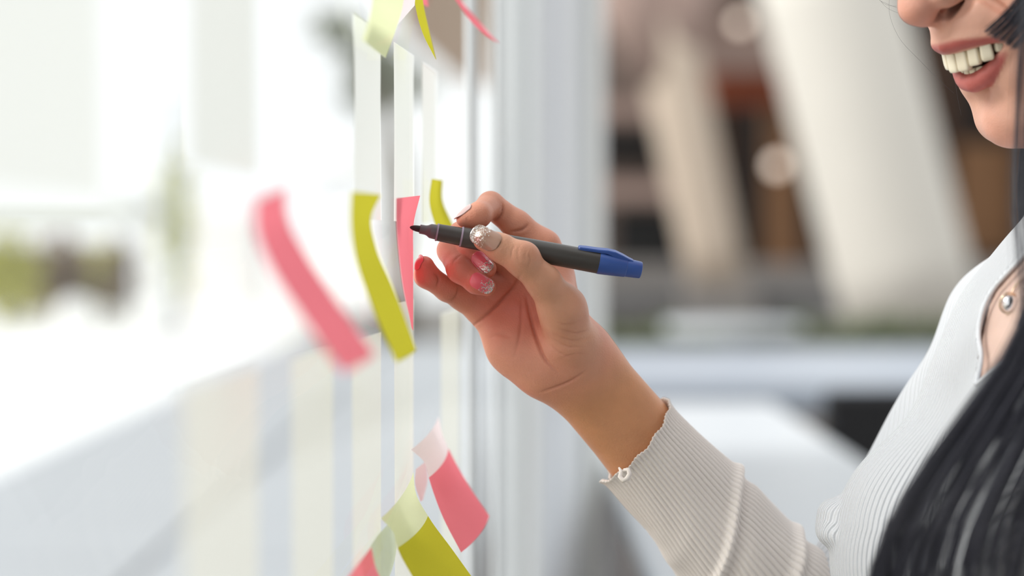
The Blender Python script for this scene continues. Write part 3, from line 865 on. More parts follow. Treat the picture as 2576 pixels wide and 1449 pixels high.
# head (local millimetres: b back, l toward camera side, z up from the mouth)
MO = al(2410, 163, 1.15); YW, PTC = math.radians(24), math.radians(15)
Bv = np.array([math.cos(YW), math.sin(YW), 0]); Lv = np.array([math.sin(YW), -math.cos(YW), 0]); Uv = np.array([0, 0, 1.])
Bh = Bv * math.cos(PTC) + Uv * math.sin(PTC); Uh = Uv * math.cos(PTC) - Bv * math.sin(PTC)
HR = np.stack([Bh, Lv, Uh], 1)      # columns
HS = .00102
def h2c(b, l, z): return MO + (Bh * b + Lv * l + Uh * z) * HS
def c2h(P): return ((P - MO.astype(np.float32)) @ HR.astype(np.float32)) / HS
def both(f): return lambda s: f(s)
def dense(pts, n=11):
    q = spline([(*p, rr) for p, rr in pts], n)
    return [((x[0], x[1], x[2]), x[3]) for x in q]
up_lip = dense([((-6.2, 0, 13.2), 4.6), ((-3.2, 9, 14.2), 4.5), ((5, 18.5, 13.6), 3.9), ((13.5, 25, 11.6), 3.0), ((22.5, 29.5, 8.8), 1.8)])
lo_lip = dense([((9.0, 0, -12.6), 6.2), ((10.0, 8, -11.0), 6.0), ((13.6, 16.5, -5.6), 5.0), ((18, 23, 1.6), 3.7), ((23, 29.5, 8.2), 1.8)])
mouth = dense([((2, 0, 1.5), 7.0), ((3.5, 8, 2.2), 6.6), ((9, 16, 4.6), 5.2), ((15.5, 22.5, 7), 3.2), ((20, 26.5, 8.6), 1.2)])
def sd_head(Pc):
    P = c2h(Pc).astype(np.float32)
    Q = P.copy(); Q[:, 1] = np.abs(Q[:, 1])       # mirrored half
    d = ell(P, (100, 0, 92), (94, 76, 95))
    d = smin(d, ell(P, (52, 0, 62), (50, 60, 72)), 20)
    d = smin(d, ell(P, (26, 0, 20), (34, 30, 26)), 14)
    d = smin(d, ell(Q, (42, 24, 16), (26, 20, 22)), 10)
    d = smin(d, chain(Q, [((33, 0, -37), 18.5), ((37, 14, -37), 16.5), ((62, 40, -24), 15), ((94, 56, 6), 14), ((104, 62, 50), 12)], 8), 10)
    d = smin(d, ell(P, (31.5, 0, -40), (18.5, 18, 17)), 6)
    d = smin(d, ell(Q, (41, 36, 30), (24, 21, 24)), 12)
    d = smin(d, ell(P, (70, 0, -4), (46, 42, 34)), 12)
    # nose
    d = smin(d, chain(P, [((1, 0, 86), 8), ((-9, 0, 64), 8.5), ((-18, 0, 48), 10)], 6), 8)
    d = smin(d, ell(P, (-18.5, 0, 39), (12.5, 12, 11.5)), 5)
    d = smin(d, ell(Q, (-5.5, 12.5, 42), (12, 6.5, 8.2)), 4)
    d = smin(d, chain(P, [((-16, 0, 31.5), 4.6), ((-5, 0, 27), 4.0)]), 4)
    d = smax(d, -chain(Q, [((-15.5, 6.6, 25.0), 2.0), ((-9, 8.6, 29.3), 3.9), ((-1, 10.4, 35), 3.5), ((5, 12.2, 38.5), 2.2)]), 1.5)
    d = smax(d, -chain(Q, [((-8, 13.5, 28.5), 2.0), ((1, 17.5, 33), 2.2), ((9, 20, 41), 2.0)]), 4)
    # the fold of a smile
    d = smax(d, -chain(Q, [((9, 24, 36), 1.2), ((15, 32, 26), 1.8), ((23, 38, 12), 1.6)]), 6)
    d = smin(d, ell(Q, (40, 14, -10), (28, 22, 26)), 9)
    # lips and the open mouth
    d = smin(d, chain(Q, up_lip), 3.5); d = smin(d, chain(Q, lo_lip), 3.5)
    d = smax(d, -chain(Q, mouth), 1.6)
    d = smax(d, -ell(P, (22, 0, 1), (19, 21, 8)), 2)
    d = smax(d, -chain(Q, [((5.5, 0, -27), 3.4), ((11, 13, -25), 2.8)]), 7)      # hollow above the chin
    # eyes: sockets, lids
    d = smax(d, -ell(Q, (6, 31, 72), (13, 15, 9)), 10)
    d = smin(d, ell(Q, (20, 31, 71), (14, 15, 11)), 3)
    d = smax(d, -ell(Q, (6.5, 31, 70), (5, 11, 3)), 2)
    # ears
    e = ell(Q, (104, 74, 55), (15, 5, 29)); e = smax(e, -ell(Q, (101, 79, 56), (9, 4, 20)), 3)
    d = smin(d, e, 3)
    return d * HS

T = np.array([.381, 1.135, -.004]); TY = math.radians(16)
TF = np.array([-math.cos(TY), -math.sin(TY), 0]); TR = np.array([-math.sin(TY), math.cos(TY), 0])
def tp(f, r, z): return T + TF * f + TR * r + np.array([0, 0, z])
TM = np.stack([TF, TR, np.array([0, 0, 1.])], 1)
NB = tp(-.005, 0, .03); NT = h2c(105, 0, 20)
def sd_torso(P):
    d = ell(P, tp(.01, 0, -.17), (.112, .145, .24), TM)
    d = smin(d, ell(P, tp(0, 0, -.02), (.07, .125, .055), TM), .05)
    d = smin(d, ell(P, tp(.0, 0, -.52), (.12, .165, .16), TM), .10)
    d = smin(d, ell(P, tp(.0, 0, -.36), (.095, .125, .16), TM), .06)
    for s in (1, -1):
        d = smin(d, ell(P, tp(.096, s * .076, -.162), (.066, .066, .074), TM), .035)
        d = smin(d, cone(P, tp(.078, s * .075, -.145), tp(.045, s * .085, -.04), .046, .03), .04)
        d = smin(d, cone(P, NB + np.array([0, 0, .015]), (SHR if s > 0 else SHL) + np.array([0, 0, .015]), .040, .030), .03)
    d = smin(d, chain(P, upperR), .03)
    d = smin(d, chain(P, left_arm), .03)
    return d
def sd_neck(P):
    return cone(P, NB, NT, .054, .052)
def sd_upper(P):
    return smin(smin(sd_torso(P), sd_neck(P), .035), sd_head(P), .014)

# ------------------------------------------------------------------ body mesh
def blob(P, c, r, k=1.0):
    return k * np.exp(-((P - c) ** 2).sum(1) / (r * r))
def carve(V, N, pts, w, depth, facing=-.1):
    """press a crease into the surface along a run of points given in the hand's own plane"""
    A = np.array([FP(x, y, 0) for x, y in pts])
    P2 = V[:, [0, 2]] / V[:, 1:2] * 1.2; best = np.full(len(V), 9.); tp_ = np.zeros(len(V)); ns = len(A) - 1
    L = A[:, [0, 2]]
    for i, (a, b) in enumerate(zip(L[:-1], L[1:])):
        dd = b - a; t = np.clip(((P2 - a) @ dd) / (dd @ dd), 0, 1)
        q = np.linalg.norm(P2 - a - t[:, None] * dd, axis=1)
        tp_ = np.where(q < best, (i + t) / ns, tp_); best = np.minimum(best, q)
    m = (N[:, 1] < facing) & (np.abs(V[:, 1] - 1.2) < .07)
    g = np.where(m, np.exp(-(best / (w * .85)) ** 2), 0) * np.clip(np.sin(np.pi * np.clip(tp_, .02, .98)), 0, 1) ** .7
    return g * depth
Vh, Fh = sdf_mesh(sd_arm, FP(1010, 1290, -40) * 1 + 0, FP(1700, 440, 75), .00085)
Nh = vnormals(Vh, Fh)
# smooth spline through crease points
def cur(pts, n=24): return [tuple(q) for q in spline(pts, n)]
disp = np.zeros(len(Vh))
cre = [  # points, width, depth (metres)
    (cur([(1182, 826), (1212, 803), (1250, 768), (1290, 725), (1312, 690)]), .0011, .0016),
    (cur([(1312, 745), (1312, 790), (1308, 840), (1296, 895)]), .0012, .0007),
    (cur([(1322, 740), (1336, 800), (1352, 860), (1372, 905), (1402, 935)]), .0012, .0017),
    (cur([(1226, 850), (1262, 842), (1290, 850)]), .0016, .0006),
    (cur([(1356, 988), (1395, 975), (1436, 958), (1478, 930)]), .0009, .0011),
    (cur([(1440, 900), (1410, 888), (1385, 868)]), .0007, .0006),
    (cur([(1470, 872), (1430, 872), (1392, 852)]), .0007, .0006),
    (cur([(1482, 850), (1440, 856), (1390, 838)]), .0007, .0006),
    (cur([(1488, 828), (1450, 838), (1400, 824)]), .0006, .0006),
    (cur([(1462, 806), (1430, 816), (1395, 808)]), .0006, .0005),
    (cur([(1478, 890), (1440, 892), (1405, 905)]), .0006, .0005),
    (cur([(1264, 512), (1266, 530), (1256, 548), (1243, 556)]), .0009, .0015),
    (cur([(1330, 564), (1316, 576), (1296, 582), (1280, 583)]), .0010, .0014),
    (cur([(1296, 616), (1288, 630), (1286, 650)]), .0006, .0004),
    (cur([(1310, 612), (1303, 630), (1304, 660)]), .0006, .0004),
    (cur([(1324, 620), (1322, 640), (1318, 660)]), .0006, .0004),
    (cur([(1330, 636), (1334, 655), (1328, 672)]), .0005, .0006),
    (cur([(1146, 660), (1150, 648), (1162, 640)]), .0006, .0006),
    (cur([(1138, 668), (1142, 655), (1152, 645)]), .0006, .0006),
    (cur([(1090, 686), (1104, 700), (1098, 724)]), .0010, .0013),
    (cur([(1154, 720), (1150, 742), (1136, 758)]), .0009, .0010),
]
for pts, w, dp in cre: disp += carve(Vh, Nh, pts, w, dp)
Vh = Vh - Nh * disp[:, None]
Sp = np.array(srgb(214, 148, 122)); St = np.array(srgb(213, 152, 111)); Sr = np.array(srgb(226, 116, 100)); Sf = np.array(srgb(222, 170, 147)); Sc = np.array(srgb(212, 182, 168))
def mixc(a, b, t): return a * (1 - t[:, None]) + b * t[:, None]
tw = np.clip(((Vh - WM) @ fa + .012) / .035, 0, 1); tw = tw * tw * (3 - 2 * tw)
tone = mixc(np.tile(Sp, (len(Vh), 1)), St, tw)
# thumb and its mound are the tan back-of-hand tone
tt = np.clip(1 - np.maximum(chain(Vh.astype(np.float32), thumb) - .001, 0) / .006, 0, 1)
tm = np.clip(1 - np.maximum(chain(Vh.astype(np.float32), [(FP(1460, 915, 15), .012), (FP(1445, 850, 6), .013), (FP(1414, 780, -3), .0115)]), 0) / .006, 0, 1)
tone = mixc(tone, np.array(srgb(212, 158, 128)), np.clip(np.maximum(tt, tm), 0, 1) * .9)
red = blob(Vh, FP(1068, 672, 4), .011, .9) + blob(Vh, FP(1150, 690, -3), .013, .55) + blob(Vh, FP(1200, 655, 0), .011, .55) + blob(Vh, FP(1300, 760, 20), .02, .35) + blob(Vh, FP(1205, 735, -3), .012, .5) + blob(Vh, FP(1316, 645, -22), .006, .15)
tone = mixc(tone, np.array(srgb(186, 108, 86)), np.clip(blob(Vh, FP(1290, 745, 22), .020, .7) + blob(Vh, FP(1330, 830, 12), .012, .35) + blob(Vh, FP(1240, 830, 18), .012, .25), 0, 1))  # shade in the hollow of the palm, painted into the skin tone
tone = mixc(tone, Sr, np.clip(red, 0, 1))
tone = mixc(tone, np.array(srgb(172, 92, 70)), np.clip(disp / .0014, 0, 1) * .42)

kh = ((Vh - WM) @ fa) < .073
Vh, Fh, _uh = (lambda k: (lambda F_: (Vh[np.unique(F_)], np.searchsorted(np.unique(F_), F_), np.unique(F_)))(Fh[k[Fh].all(1)]))(kh)
tone = tone[_uh]
f_f = lambda P: sd_fore(P) + .004
Vf, Ff = sdf_mesh(f_f, np.minimum(fpt(.045, 0), EL) - .055, np.maximum(fpt(.045, 0), EL) + .055, .003, 1)
keep = ((Vf - WM) @ fa) > .068
def cut(V, F, keep):
    k = keep[F].all(1); F = F[k]; u = np.unique(F); mp = -np.ones(len(V), int); mp[u] = np.arange(len(u)); return V[u], mp[F], u
Vf, Ff, _ = cut(Vf, Ff, keep)

lo = h2c(0, 0, 0); 
hl = np.array([.205, 1.02, .035]); hh_ = np.array([.50, 1.34, .40])
Vd, Fd = sdf_mesh(sd_upper, hl, hh_, .0014)
Hl = c2h(Vd.astype(np.float32)); Ql = Hl.copy(); Ql[:, 1] = np.abs(Ql[:, 1])
toned = np.tile(Sf, (len(Vd), 1))
lipd = np.minimum(chain(Ql, [((a_[0], a_[1], a_[2] - 1.1 * rr_ / 4.6), rr_ - .35 * rr_ / 4.6) for a_, rr_ in up_lip]), chain(Ql, lo_lip))
toned = mixc(toned, np.array(srgb(216, 140, 122)), np.clip(blob(Ql, np.array([36, 44, 26]), 22, .5) + blob(Hl, np.array([-20, 0, 36]), 14, .75) + blob(Hl, np.array([14, 0, -44]), 14, .3), 0, 1))
lipm = np.clip(1 - (lipd - .45) / .7, 0, 1) * (Ql[:, 0] < 28)
toned = mixc(toned, np.array(srgb(178, 84, 80)), lipm * .9)
inm = np.clip(1 - chain(Ql, mouth) / .8, 0, 1) * (Ql[:, 0] > 6 + Ql[:, 1] * .2)
ina = np.clip(1 - ell(Hl, (22, 0, 1), (19, 21, 8)) / 1.0, 0, 1) * (Ql[:, 0] > 6)
toned = mixc(toned, np.array(srgb(96, 34, 32)), np.clip(inm + ina, 0, 1) * .9)
toned = mixc(toned, np.array(srgb(84, 40, 30)), np.clip(1 - chain(Ql, [((-13.5, 6.6, 26.3), 2.0), ((-8.5, 8.6, 30), 3.9), ((-1, 10.4, 35), 3.5), ((5, 12.2, 38.5), 2.2)]) / 1.0, 0, 1) * .8)
Vt, Ft = sdf_mesh(lambda P: smin(sd_torso(P), sd_neck(P), .035), np.array([.14, .86, -.72]), np.array([.60, 1.40, .055]), .004, 1)
tonet = np.tile(Sc, (len(Vt), 1))
# legs down to the floor
def to_al(w):
    x, y, z = w; return np.array([x, y * CP - (z - H) * SP, y * SP + (z - H) * CP])
HipR = tp(0, .075, -.56); HipL = tp(0, -.075, -.56)
legs = []
for hp, s in ((HipR, 1), (HipL, -1)):
    hw = A2W(hp); foot = to_al((hw[0] + .0, hw[1] + s * .01, .055)); knee = to_al((hw[0] - .01, hw[1] + s * .01, .36))
    legs.append([(hp, .078), (knee, .050), (foot, .034)])
def sd_legs(P):
    d = None
    for L in legs:
        c = chain(P, L, .01); d = c if d is None else np.minimum(d, c)
    return d
Vl, Fl = sdf_mesh(lambda P: sd_legs(P), np.array([.22, .93, -1.22]), np.array([.55, 1.36, -.50]), .007, 1)
woman = empty('person', tuple(A2W(tp(0, 0, 0)) * [1, 1, 0]), 'smiling woman with long dark hair in a white ribbed sweater, writing with her raised hand', 'person')
Vb, Fb, Ab = join([(Vh, Fh, tone), (Vf, Ff, np.tile(St, (len(Vf), 1))), (Vd, Fd, toned), (Vt, Ft, tonet), (Vl, Fl, np.tile(St, (len(Vl), 1)))])
mesh_obj('body', A2W(Vb), Fb, M_skin, woman, True, {'tone': Ab})

# ------------------------------------------------------------------ nails
def nail(c, ax, nr, ln, wd, R, tone_, label, glit=True):
    c = np.array(c, float); ax = np.array(ax, float); nr = np.array(nr, float)
    ax /= np.linalg.norm(ax); nr -= ax * (nr @ ax); nr /= np.linalg.norm(nr); sd_ = np.cross(nr, ax)
    n, k = 26, 19; al_ = []; tn = []; Pp = []
    for i in range(n):
        v = i / (n - 1) * 2 - 1
        hw = wd / 2 * math.sqrt(max(0, 1 - max(0, (abs(v) - .42) / .58) ** 2.4 * .93))
        for j in range(k):
            u = (j / (k - 1) * 2 - 1)
            vv = v
            Pp.append(c + ax * (vv * ln / 2) + sd_ * u * hw)
            al_.append((v + 1) / 2 if glit else 0); tn.append(tone_)
    Pp = np.array(Pp)
    t = np.full(len(Pp), .006)
    for _ in range(24):
        t -= np.clip(sd_arm((Pp + nr * t[:, None]).astype(np.float32)), -.002, .002) * .8
        t = np.clip(t, -.0032, .006)
    tg = t.reshape(n, k)
    for _ in range(3): tg[1:-1] = (tg[:-2] + tg[1:-1] + tg[2:]) / 3; tg[:, 1:-1] = (tg[:, :-2] + 2 * tg[:, 1:-1] + tg[:, 2:]) / 4
    V = Pp + nr * (tg.reshape(-1) + .00035)[:, None]
    F = [(i * k + j, (i + 1) * k + j, (i + 1) * k + j + 1, i * k + j + 1) for i in range(n - 1) for j in range(k - 1)]
    o = mesh_obj('fingernail', A2W(np.array(V)), F, M_nail, woman, True, {'along': np.array(al_), 'tone': np.array(tn)})
    sm = o.modifiers.new('thickness', 'SOLIDIFY'); sm.thickness = .0005; sm.offset = 0
    o['label'] = label
    return o
def on_surface(c, nr):
    """walk from inside the finger along the normal to the skin"""
    c = np.array(c, float); nr = np.array(nr, float) / np.linalg.norm(nr)
    t = np.linspace(0, .02, 200); P = (c + nr * t[:, None]).astype(np.float32); d = sd_arm(P)
    i = int(np.argmax(d > 0)); return c + nr * t[i]
nd = np.array
def put(c0, ax, nr, ln, wd, R, tone_, label, glit=True):
    p = on_surface(c0, nr); n_ = nd(nr, float) / np.linalg.norm(nr)
    nail(p, ax, nr, ln, wd, R, tone_, label, glit)
Tn = srgb(158, 120, 98); Pk_bounce = srgb(246, 108, 122)  # the pink note's bounced light is put into the nail colour
put(FP(1225, 606, -20.5), FP(1198, 588, -19.6) - FP(1262, 624, -21), (-.10, -1, .30), .0196, .0128, .0068, Tn, 'thumbnail with bronze polish and silver glitter tip')
put(FP(1214, 665, 2), FP(1236, 688, 1) - FP(1192, 642, 4), (-.02, -1, .22), .0148, .0098, .0056, Pk_bounce, 'middle fingernail with pink bounce painted in and silver glitter tip')
put(FP(1212, 717, -2.5), FP(1240, 730, -2) - FP(1182, 702, -2), (.05, -1, .18), .0158, .0100, .0056, Pk_bounce, 'ring fingernail with pink bounce painted in and dense silver glitter')
put(FP(1172, 551, -6), FP(1146, 561, -7.2) - FP(1190, 545, -4), (-.42, .02, .9), .0130, .0090, .0052, srgb(206, 178, 176), 'index fingernail with pale shiny polish', False)
put(FP(1067, 672, 5), FP(1070, 650, 5) - FP(1066, 694, 7), (-.75, -.45, .5), .0095, .0085, .0052, srgb(230, 92, 98), 'little fingernail with pink bounce from the note painted in', False)

# ------------------------------------------------------------------ teeth, eyes
M_teeth = mat('tooth_enamel', srgb(236, 226, 200), .25, spec=.5)
def tooth(b, l, z0, z1, w, th, ang, low=False):
    mb = MB(); bm = bmesh.new(); bmesh.ops.create_cube(bm, size=1)
    bmesh.ops.bevel(bm, geom=bm.edges[:], offset=.26, segments=4, profile=.6, affect='EDGES')
    V = []
    ca, sa = math.cos(ang), math.sin(ang)
    for v in bm.verts:
        x, y, z = v.co; ta = 1 - (.16 * (z + .5) if not low else .16 * (.5 - z))
        x *= th; y *= w * ta; zz = (z0 + z1) / 2 + z * (z1 - z0)
        X = b + x * ca - y * sa * (1 if l >= 0 else -1) * -1; Y = l + (x * sa * (1 if l >= 0 else -1)) * -1 + y * ca
        V.append(h2c(X, Y, zz))
    F = [tuple(v.index for v in f.verts) for f in bm.faces]; bm.free()
    o = mesh_obj('tooth' if not low else 'lower_tooth', A2W(np.array(V)), F, M_teeth, woman, True)
    return o
for s in (1, -1):
    for b, l, z0, z1, w, an in ((1.2, 4.5, -4.4, 10, 8.8, .10), (3.4, 12.2, -2.4, 10.5, 7.2, .42), (7.8, 18.4, -1.2, 11.5, 7.8, .85), (15.0, 21.8, 2.4, 12, 6.6, 1.2), (21.6, 24.0, 4.2, 13, 6.2, 1.35)):
        tooth(b, l * s, z0, z1, w, 5.5, an)
    for b, l, w, an in ((8.4, 2.7, 5.0, .08), (9.6, 7.8, 5.2, .35), (12.8, 12.4, 5.6, .75)):
        tooth(b, l * s, -12, -3.6, w, 4.2, an, True)
M_eye = mat('eye_white', (.8, .78, .76), .1)
for s in (1, -1):
    bm = bmesh.new(); bmesh.ops.create_uvsphere(bm, u_segments=20, v_segments=12, radius=1)
    V = [h2c(20 + v.co.x * 11.2, 31 * s + v.co.y * 11.2, 70 + v.co.z * 11.2) for v in bm.verts]
    F = [tuple(v.index for v in f.verts) for f in bm.faces]; bm.free()
    mesh_obj('eyeball', A2W(np.array(V)), F, M_eye, woman, True)
    bm = bmesh.new(); bmesh.ops.create_uvsphere(bm, u_segments=16, v_segments=8, radius=1)
    V = [h2c(10.4 + v.co.x * 1.6, 31 * s + v.co.y * 5.4, 69 + v.co.z * 5.4) for v in bm.verts]
    F = [tuple(v.index for v in f.verts) for f in bm.faces]; bm.free()
    mesh_obj('iris', A2W(np.array(V)), F, M_brownd, woman, True)

# ------------------------------------------------------------------ sweater
Wh = np.array(srgb(218, 221, 226)); Wc = np.array(srgb(240, 232, 226))
off = .0045
VN = np.array([(2455, 968), (2468, 888), (2462, 850), (2480, 760), (2502, 722), (2532, 688), (2580, 636), (2640, 560), (2800, 520), (2800, 700), (2640, 812), (2576, 864)], float)
def poly_sd(P):
    q = np.stack([P[:, 0] / P[:, 1] / S + 1288, 724.5 - P[:, 2] / P[:, 1] / S], 1)
    best = np.full(len(q), 1e9); inside = np.zeros(len(q), bool)
    for i in range(len(VN)):
        a, b = VN[i], VN[(i + 1) % len(VN)]; d = b - a
        t = np.clip(((q - a) @ d) / (d @ d), 0, 1); best = np.minimum(best, np.linalg.norm(q - a - t[:, None] * d, axis=1))
        c = (a[1] > q[:, 1]) != (b[1] > q[:, 1])
        xi = a[0] + (q[:, 1] - a[1]) / (d[1] if abs(d[1]) > 1e-9 else 1e-9) * d[0]
        inside ^= c & (q[:, 0] < xi)
    return np.where(inside, -best, best) * S * P[:, 1]
def sd_sw(P):
    d = smin(sd_torso(P), sd_neck(P), .02) - off
    d = smin(d, ell(P, al(2104, 1300, 1.195), (.012, .02, .012)), .006)
    d = smin(d, ell(P, al(2094, 1338, 1.19), (.010, .02, .009)), .006)
    hole = np.maximum(poly_sd(P), P[:, 1] - T[1])
    d = smax(d, -hole, .003)
    up = np.maximum(sd_neck(P) - .010, -(P[:, 2] - T[2]) - .01)
    return smax(d, -up, .002)
Vs, Fs = sdf_mesh(sd_sw, np.array([.13, .84, -.62]), np.array([.60, 1.40, .10]), .0017, 2)
loc = (Vs - T) @ TM          # f, r, z
f_, r_, z_ = loc[:, 0], loc[:, 1], loc[:, 2]
keep = (z_ > -.56)
keep &= ~(chain(Vs.astype(np.float32), [(HNL, .03), (HNL + np.array([-.02, 0, -.03]), .03)]) < .002)
Vs, Fs, u_ = cut(Vs, Fs, keep)
loc = loc[u_]; ang = np.arctan2(loc[:, 1], loc[:, 0])
rho = .078 + .062 * np.clip((-loc[:, 2] + .0) / .14, 0, 1) ** 1.3
rib = ang * rho * (2 * np.pi / .0025)
armm = chain(Vs.astype(np.float32), upperR) < .008
ribt = rib.copy()
tones = np.tile(Wh, (len(Vs), 1))
Ns = vnormals(Vs, Fs)
# gentle folds over the chest
wr = .0013 * np.sin(loc[:, 2] * 95 + loc[:, 1] * 60 + 2 * np.sin(loc[:, 1] * 31)) * np.exp(-((loc[:, 2] + .05) / .06) ** 2)
Vs = Vs + Ns * wr[:, None]

# fine forearm sleeve: ribs modelled
def sleeve():
    nL, nA = 240, 720; NR = 66
    t0, t1 = .060, FAL + .02
    V = np.zeros((nL, nA, 3)); rb = np.zeros((nL, nA)); tn = np.zeros((nL, nA, 3))
    aa = np.linspace(0, 2 * np.pi, nA, endpoint=False)
    up_ = np.cross(fa, fperp)
    for i in range(nL):
        s = i / (nL - 1); t = t0 + (t1 - t0) * s
        # keep the cuff slanted as worn
        hp = .0292 + .0085 * min(1, s * 1.5) + .013 * s      # half width in the picture plane
        hd = .0240 + .012 * min(1, s * 1.4) + .006 * s
        if s < .05: hp += .0016 * (1 - s / .05) ** 2; hd += .0016 * (1 - s / .05) ** 2
        rad = 1.0
        te = t + .020 * np.cos(aa) + .003 * np.sin(2 * aa)
        G = lambda c, w: np.exp(-((te - c) / w) ** 2)
        fold = .0036 * G(.145, .0042) - .0024 * G(.153, .006) + .0036 * G(.203, .005) - .002 * G(.212, .006) + .0012 * G(.112, .008) * np.clip(-np.cos(aa), 0, 1)
        cuff = .0007 * math.exp(-(s / .006) ** 2)
        wv = .0016 * np.sin(3 * aa + t * 60) * (.3 + s) + .001 * np.sin(7 * aa - t * 90) * s
        ribs = .00058 * (np.abs(np.sin(aa * NR / 2)) ** .7 * 2 - 1) * min(1, 1.2 - .3 * s)
        r1 = hp + fold + cuff + wv + ribs; r2 = hd + fold + cuff + wv + ribs
        slant = (.0060 * np.cos(aa)) * (1 - s) ** 1.5 + .0008 * np.sin(aa * 11) * (1 - s) ** 20 + .0002 * np.sin(aa * NR) * (1 - s) ** 30
        # rolled notch at the lower edge of the cuff
        notch = .010 * np.exp(-((np.angle(np.exp(1j * (aa - 3.55)))) / .22) ** 2) * (1 - s) ** 14
        tt_ = t - slant * 1.0 + notch
        fl_ = .006 * max(0, 1 - s * 5) * np.clip(-np.cos(aa), 0, 1) ** 2
        V[i] = WM + fperp * .0010 * (1 - s) + fa * tt_[:, None] + fperp * ((r1 + fl_) * np.cos(aa))[:, None] + up_ * (r2 * np.sin(aa))[:, None]
        rb[i] = 0
        tn[i] = Wc * (1.0 - .16 * (1 - np.abs(np.sin(aa * NR / 2)) ** .5)[:, None]) * (1 + .14 * G(.145, .0045)[:, None] + .14 * G(.203, .0055)[:, None] + .08 * math.exp(-(s / .01) ** 2))  # rib grooves painted darker, fold ridges lighter, as light would fall
    V = V.reshape(-1, 3)
    a = np.arange(nL - 1)[:, None] * nA; j = np.arange(nA)[None]
    F = np.stack([a + j, a + (j + 1) % nA, a + nA + (j + 1) % nA, a + nA + j], -1).reshape(-1, 4)
    # inside of the cuff
    nin = 12; V2 = [];
    c0 = V[:nA]
    for q in range(nin):
        cen = WM + fa * ((c0 - WM) @ fa)[:, None]
        V2.append(cen + (c0 - cen) * (1 - .055 - .002 * q) + fa * (.004 * q))
    V2 = np.concatenate(V2); b0 = len(V)
    F2 = [np.stack([j[0], b0 + j[0], b0 + (j[0] + 1) % nA, (j[0] + 1) % nA], -1)]
    for q in range(nin - 1):
        o = b0 + q * nA
        F2.append(np.stack([o + j[0], o + nA + j[0], o + nA + (j[0] + 1) % nA, o + (j[0] + 1) % nA], -1))
    Fa = np.concatenate([F] + F2)
    tn2 = np.tile(Wc, (len(V2), 1))
    return np.concatenate([V, V2]), Fa, np.concatenate([tn.reshape(-1, 3), tn2]), np.zeros(len(V) + len(V2))
Vv, Fv, Tv, Rv = sleeve()
b0 = len(Vs)
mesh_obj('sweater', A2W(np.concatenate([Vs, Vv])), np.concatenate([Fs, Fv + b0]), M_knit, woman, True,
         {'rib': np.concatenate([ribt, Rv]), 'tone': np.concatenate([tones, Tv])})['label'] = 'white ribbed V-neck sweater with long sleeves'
mb = MB(); cr_ = [al(x, y, d) for x, y, d in ((1557, 1176, 1.2005), (1563, 1186, 1.199), (1560, 1199, 1.198), (1567, 1209, 1.197), (1578, 1204, 1.197), (1584, 1192, 1.197), (1580, 1181, 1.198), (1569, 1182, 1.199))]
mb.tube([tuple(A2W(c)) for c in cr_], [.0006, .0013, .0016, .0017, .0017, .0016, .0014, .0009], 10)
co = mb.build('cuff_roll', mat('cream_yarn', tuple(Wc), .9), woman, True); co['label'] = 'little curled roll of yarn on the sleeve cuff'
# trousers and shoes (below the frame)
Vj, Fj = sdf_mesh(lambda P: smin(sd_legs(P) - .008, ell(P, tp(0, 0, -.55), (.128, .172, .12), TM), .03), np.array([.16, .88, -1.15]), np.array([.60, 1.40, -.45]), .006, 1)
mesh_obj('trousers', A2W(Vj), Fj, mat('dark_denim', (.02, .03, .06), .9, bump=.3), woman)
for L in legs:
    fw = A2W(L[2][0]); bm = bmesh.new(); bmesh.ops.create_uvsphere(bm, u_segments=20, v_segments=12, radius=1)
    V = [(fw[0] - .055 + v.co.x * .12, fw[1] - .01 + v.co.y * .042, max(0.001, .035 + v.co.z * .05)) for v in bm.verts]
    F = [tuple(v.index for v in f.verts) for f in bm.faces]; bm.free()
    mesh_obj('shoe', V, F, M_white, woman)

def sw_front(px, py, d0, f=None, gap=.0008):
    d = d0
    for _ in range(80):
        P = al(px, py, d)[None].astype(np.float32); s = float(smin(sd_torso(P), sd_neck(P), .035)[0] if f is None else f(P)[0])
        if s < gap: break
        d += s * .8
    return al(px, py, d - .002)
ring_ = spline([tuple(q) for q in VN] + [tuple(VN[0])], 150)
hem = [tuple(A2W(sw_front(x, y, .95, lambda P: smin(sd_torso(P), sd_neck(P), .02) - off + .0006))) for x, y in ring_ if x < 2790]
mb = MB(); mb.tube(hem, .0014, 8, True)
mb.build('neckline_edge', mat('white_yarn', tuple(Wh), .9, bump=.4, bscale=900), woman, True)
# ------------------------------------------------------------------ necklace pendant
M_silver = mat('silver', (.82, .82, .84), .18, metal=1.0)
M_gold = mat('pale_gold', (.80, .62, .46), .25, metal=1.0)
pc = sw_front(2538, 763, .95)
bm = bmesh.new(); bmesh.ops.create_uvsphere(bm, u_segments=24, v_segments=14, radius=1)
V = [pc + np.array([v.co.x * .0046, v.co.y * .0034 - .002, v.co.z * .0050]) for v in bm.verts]; F = [tuple(v.index for v in f.verts) for f in bm.faces]; bm.free()
pend = mesh_obj('pendant', A2W(np.array(V)), F, M_silver, woman); pend['label'] = 'round silver pendant bead'
mb = MB(); cs = [pc + np.array([math.cos(a) * .0056, -.0015 + .0012 * math.sin(a * 2), math.sin(a) * .0060]) for a in np.linspace(0, 2 * math.pi, 25)]
mb.tube([tuple(A2W(c)) for c in cs], .0007, 8, False); mb.build('bezel', M_gold, pend, True)
mb = MB(); ch = [(2543, 744), (2549, 728), (2556, 716), (2566, 707), (2580, 698), (2600, 680), (2625, 650)]
mb.tube([tuple(A2W(sw_front(x, y, .95))) for x, y in ch], .0006, 6, False); mb.build('necklace_chain', M_gold, woman, True)

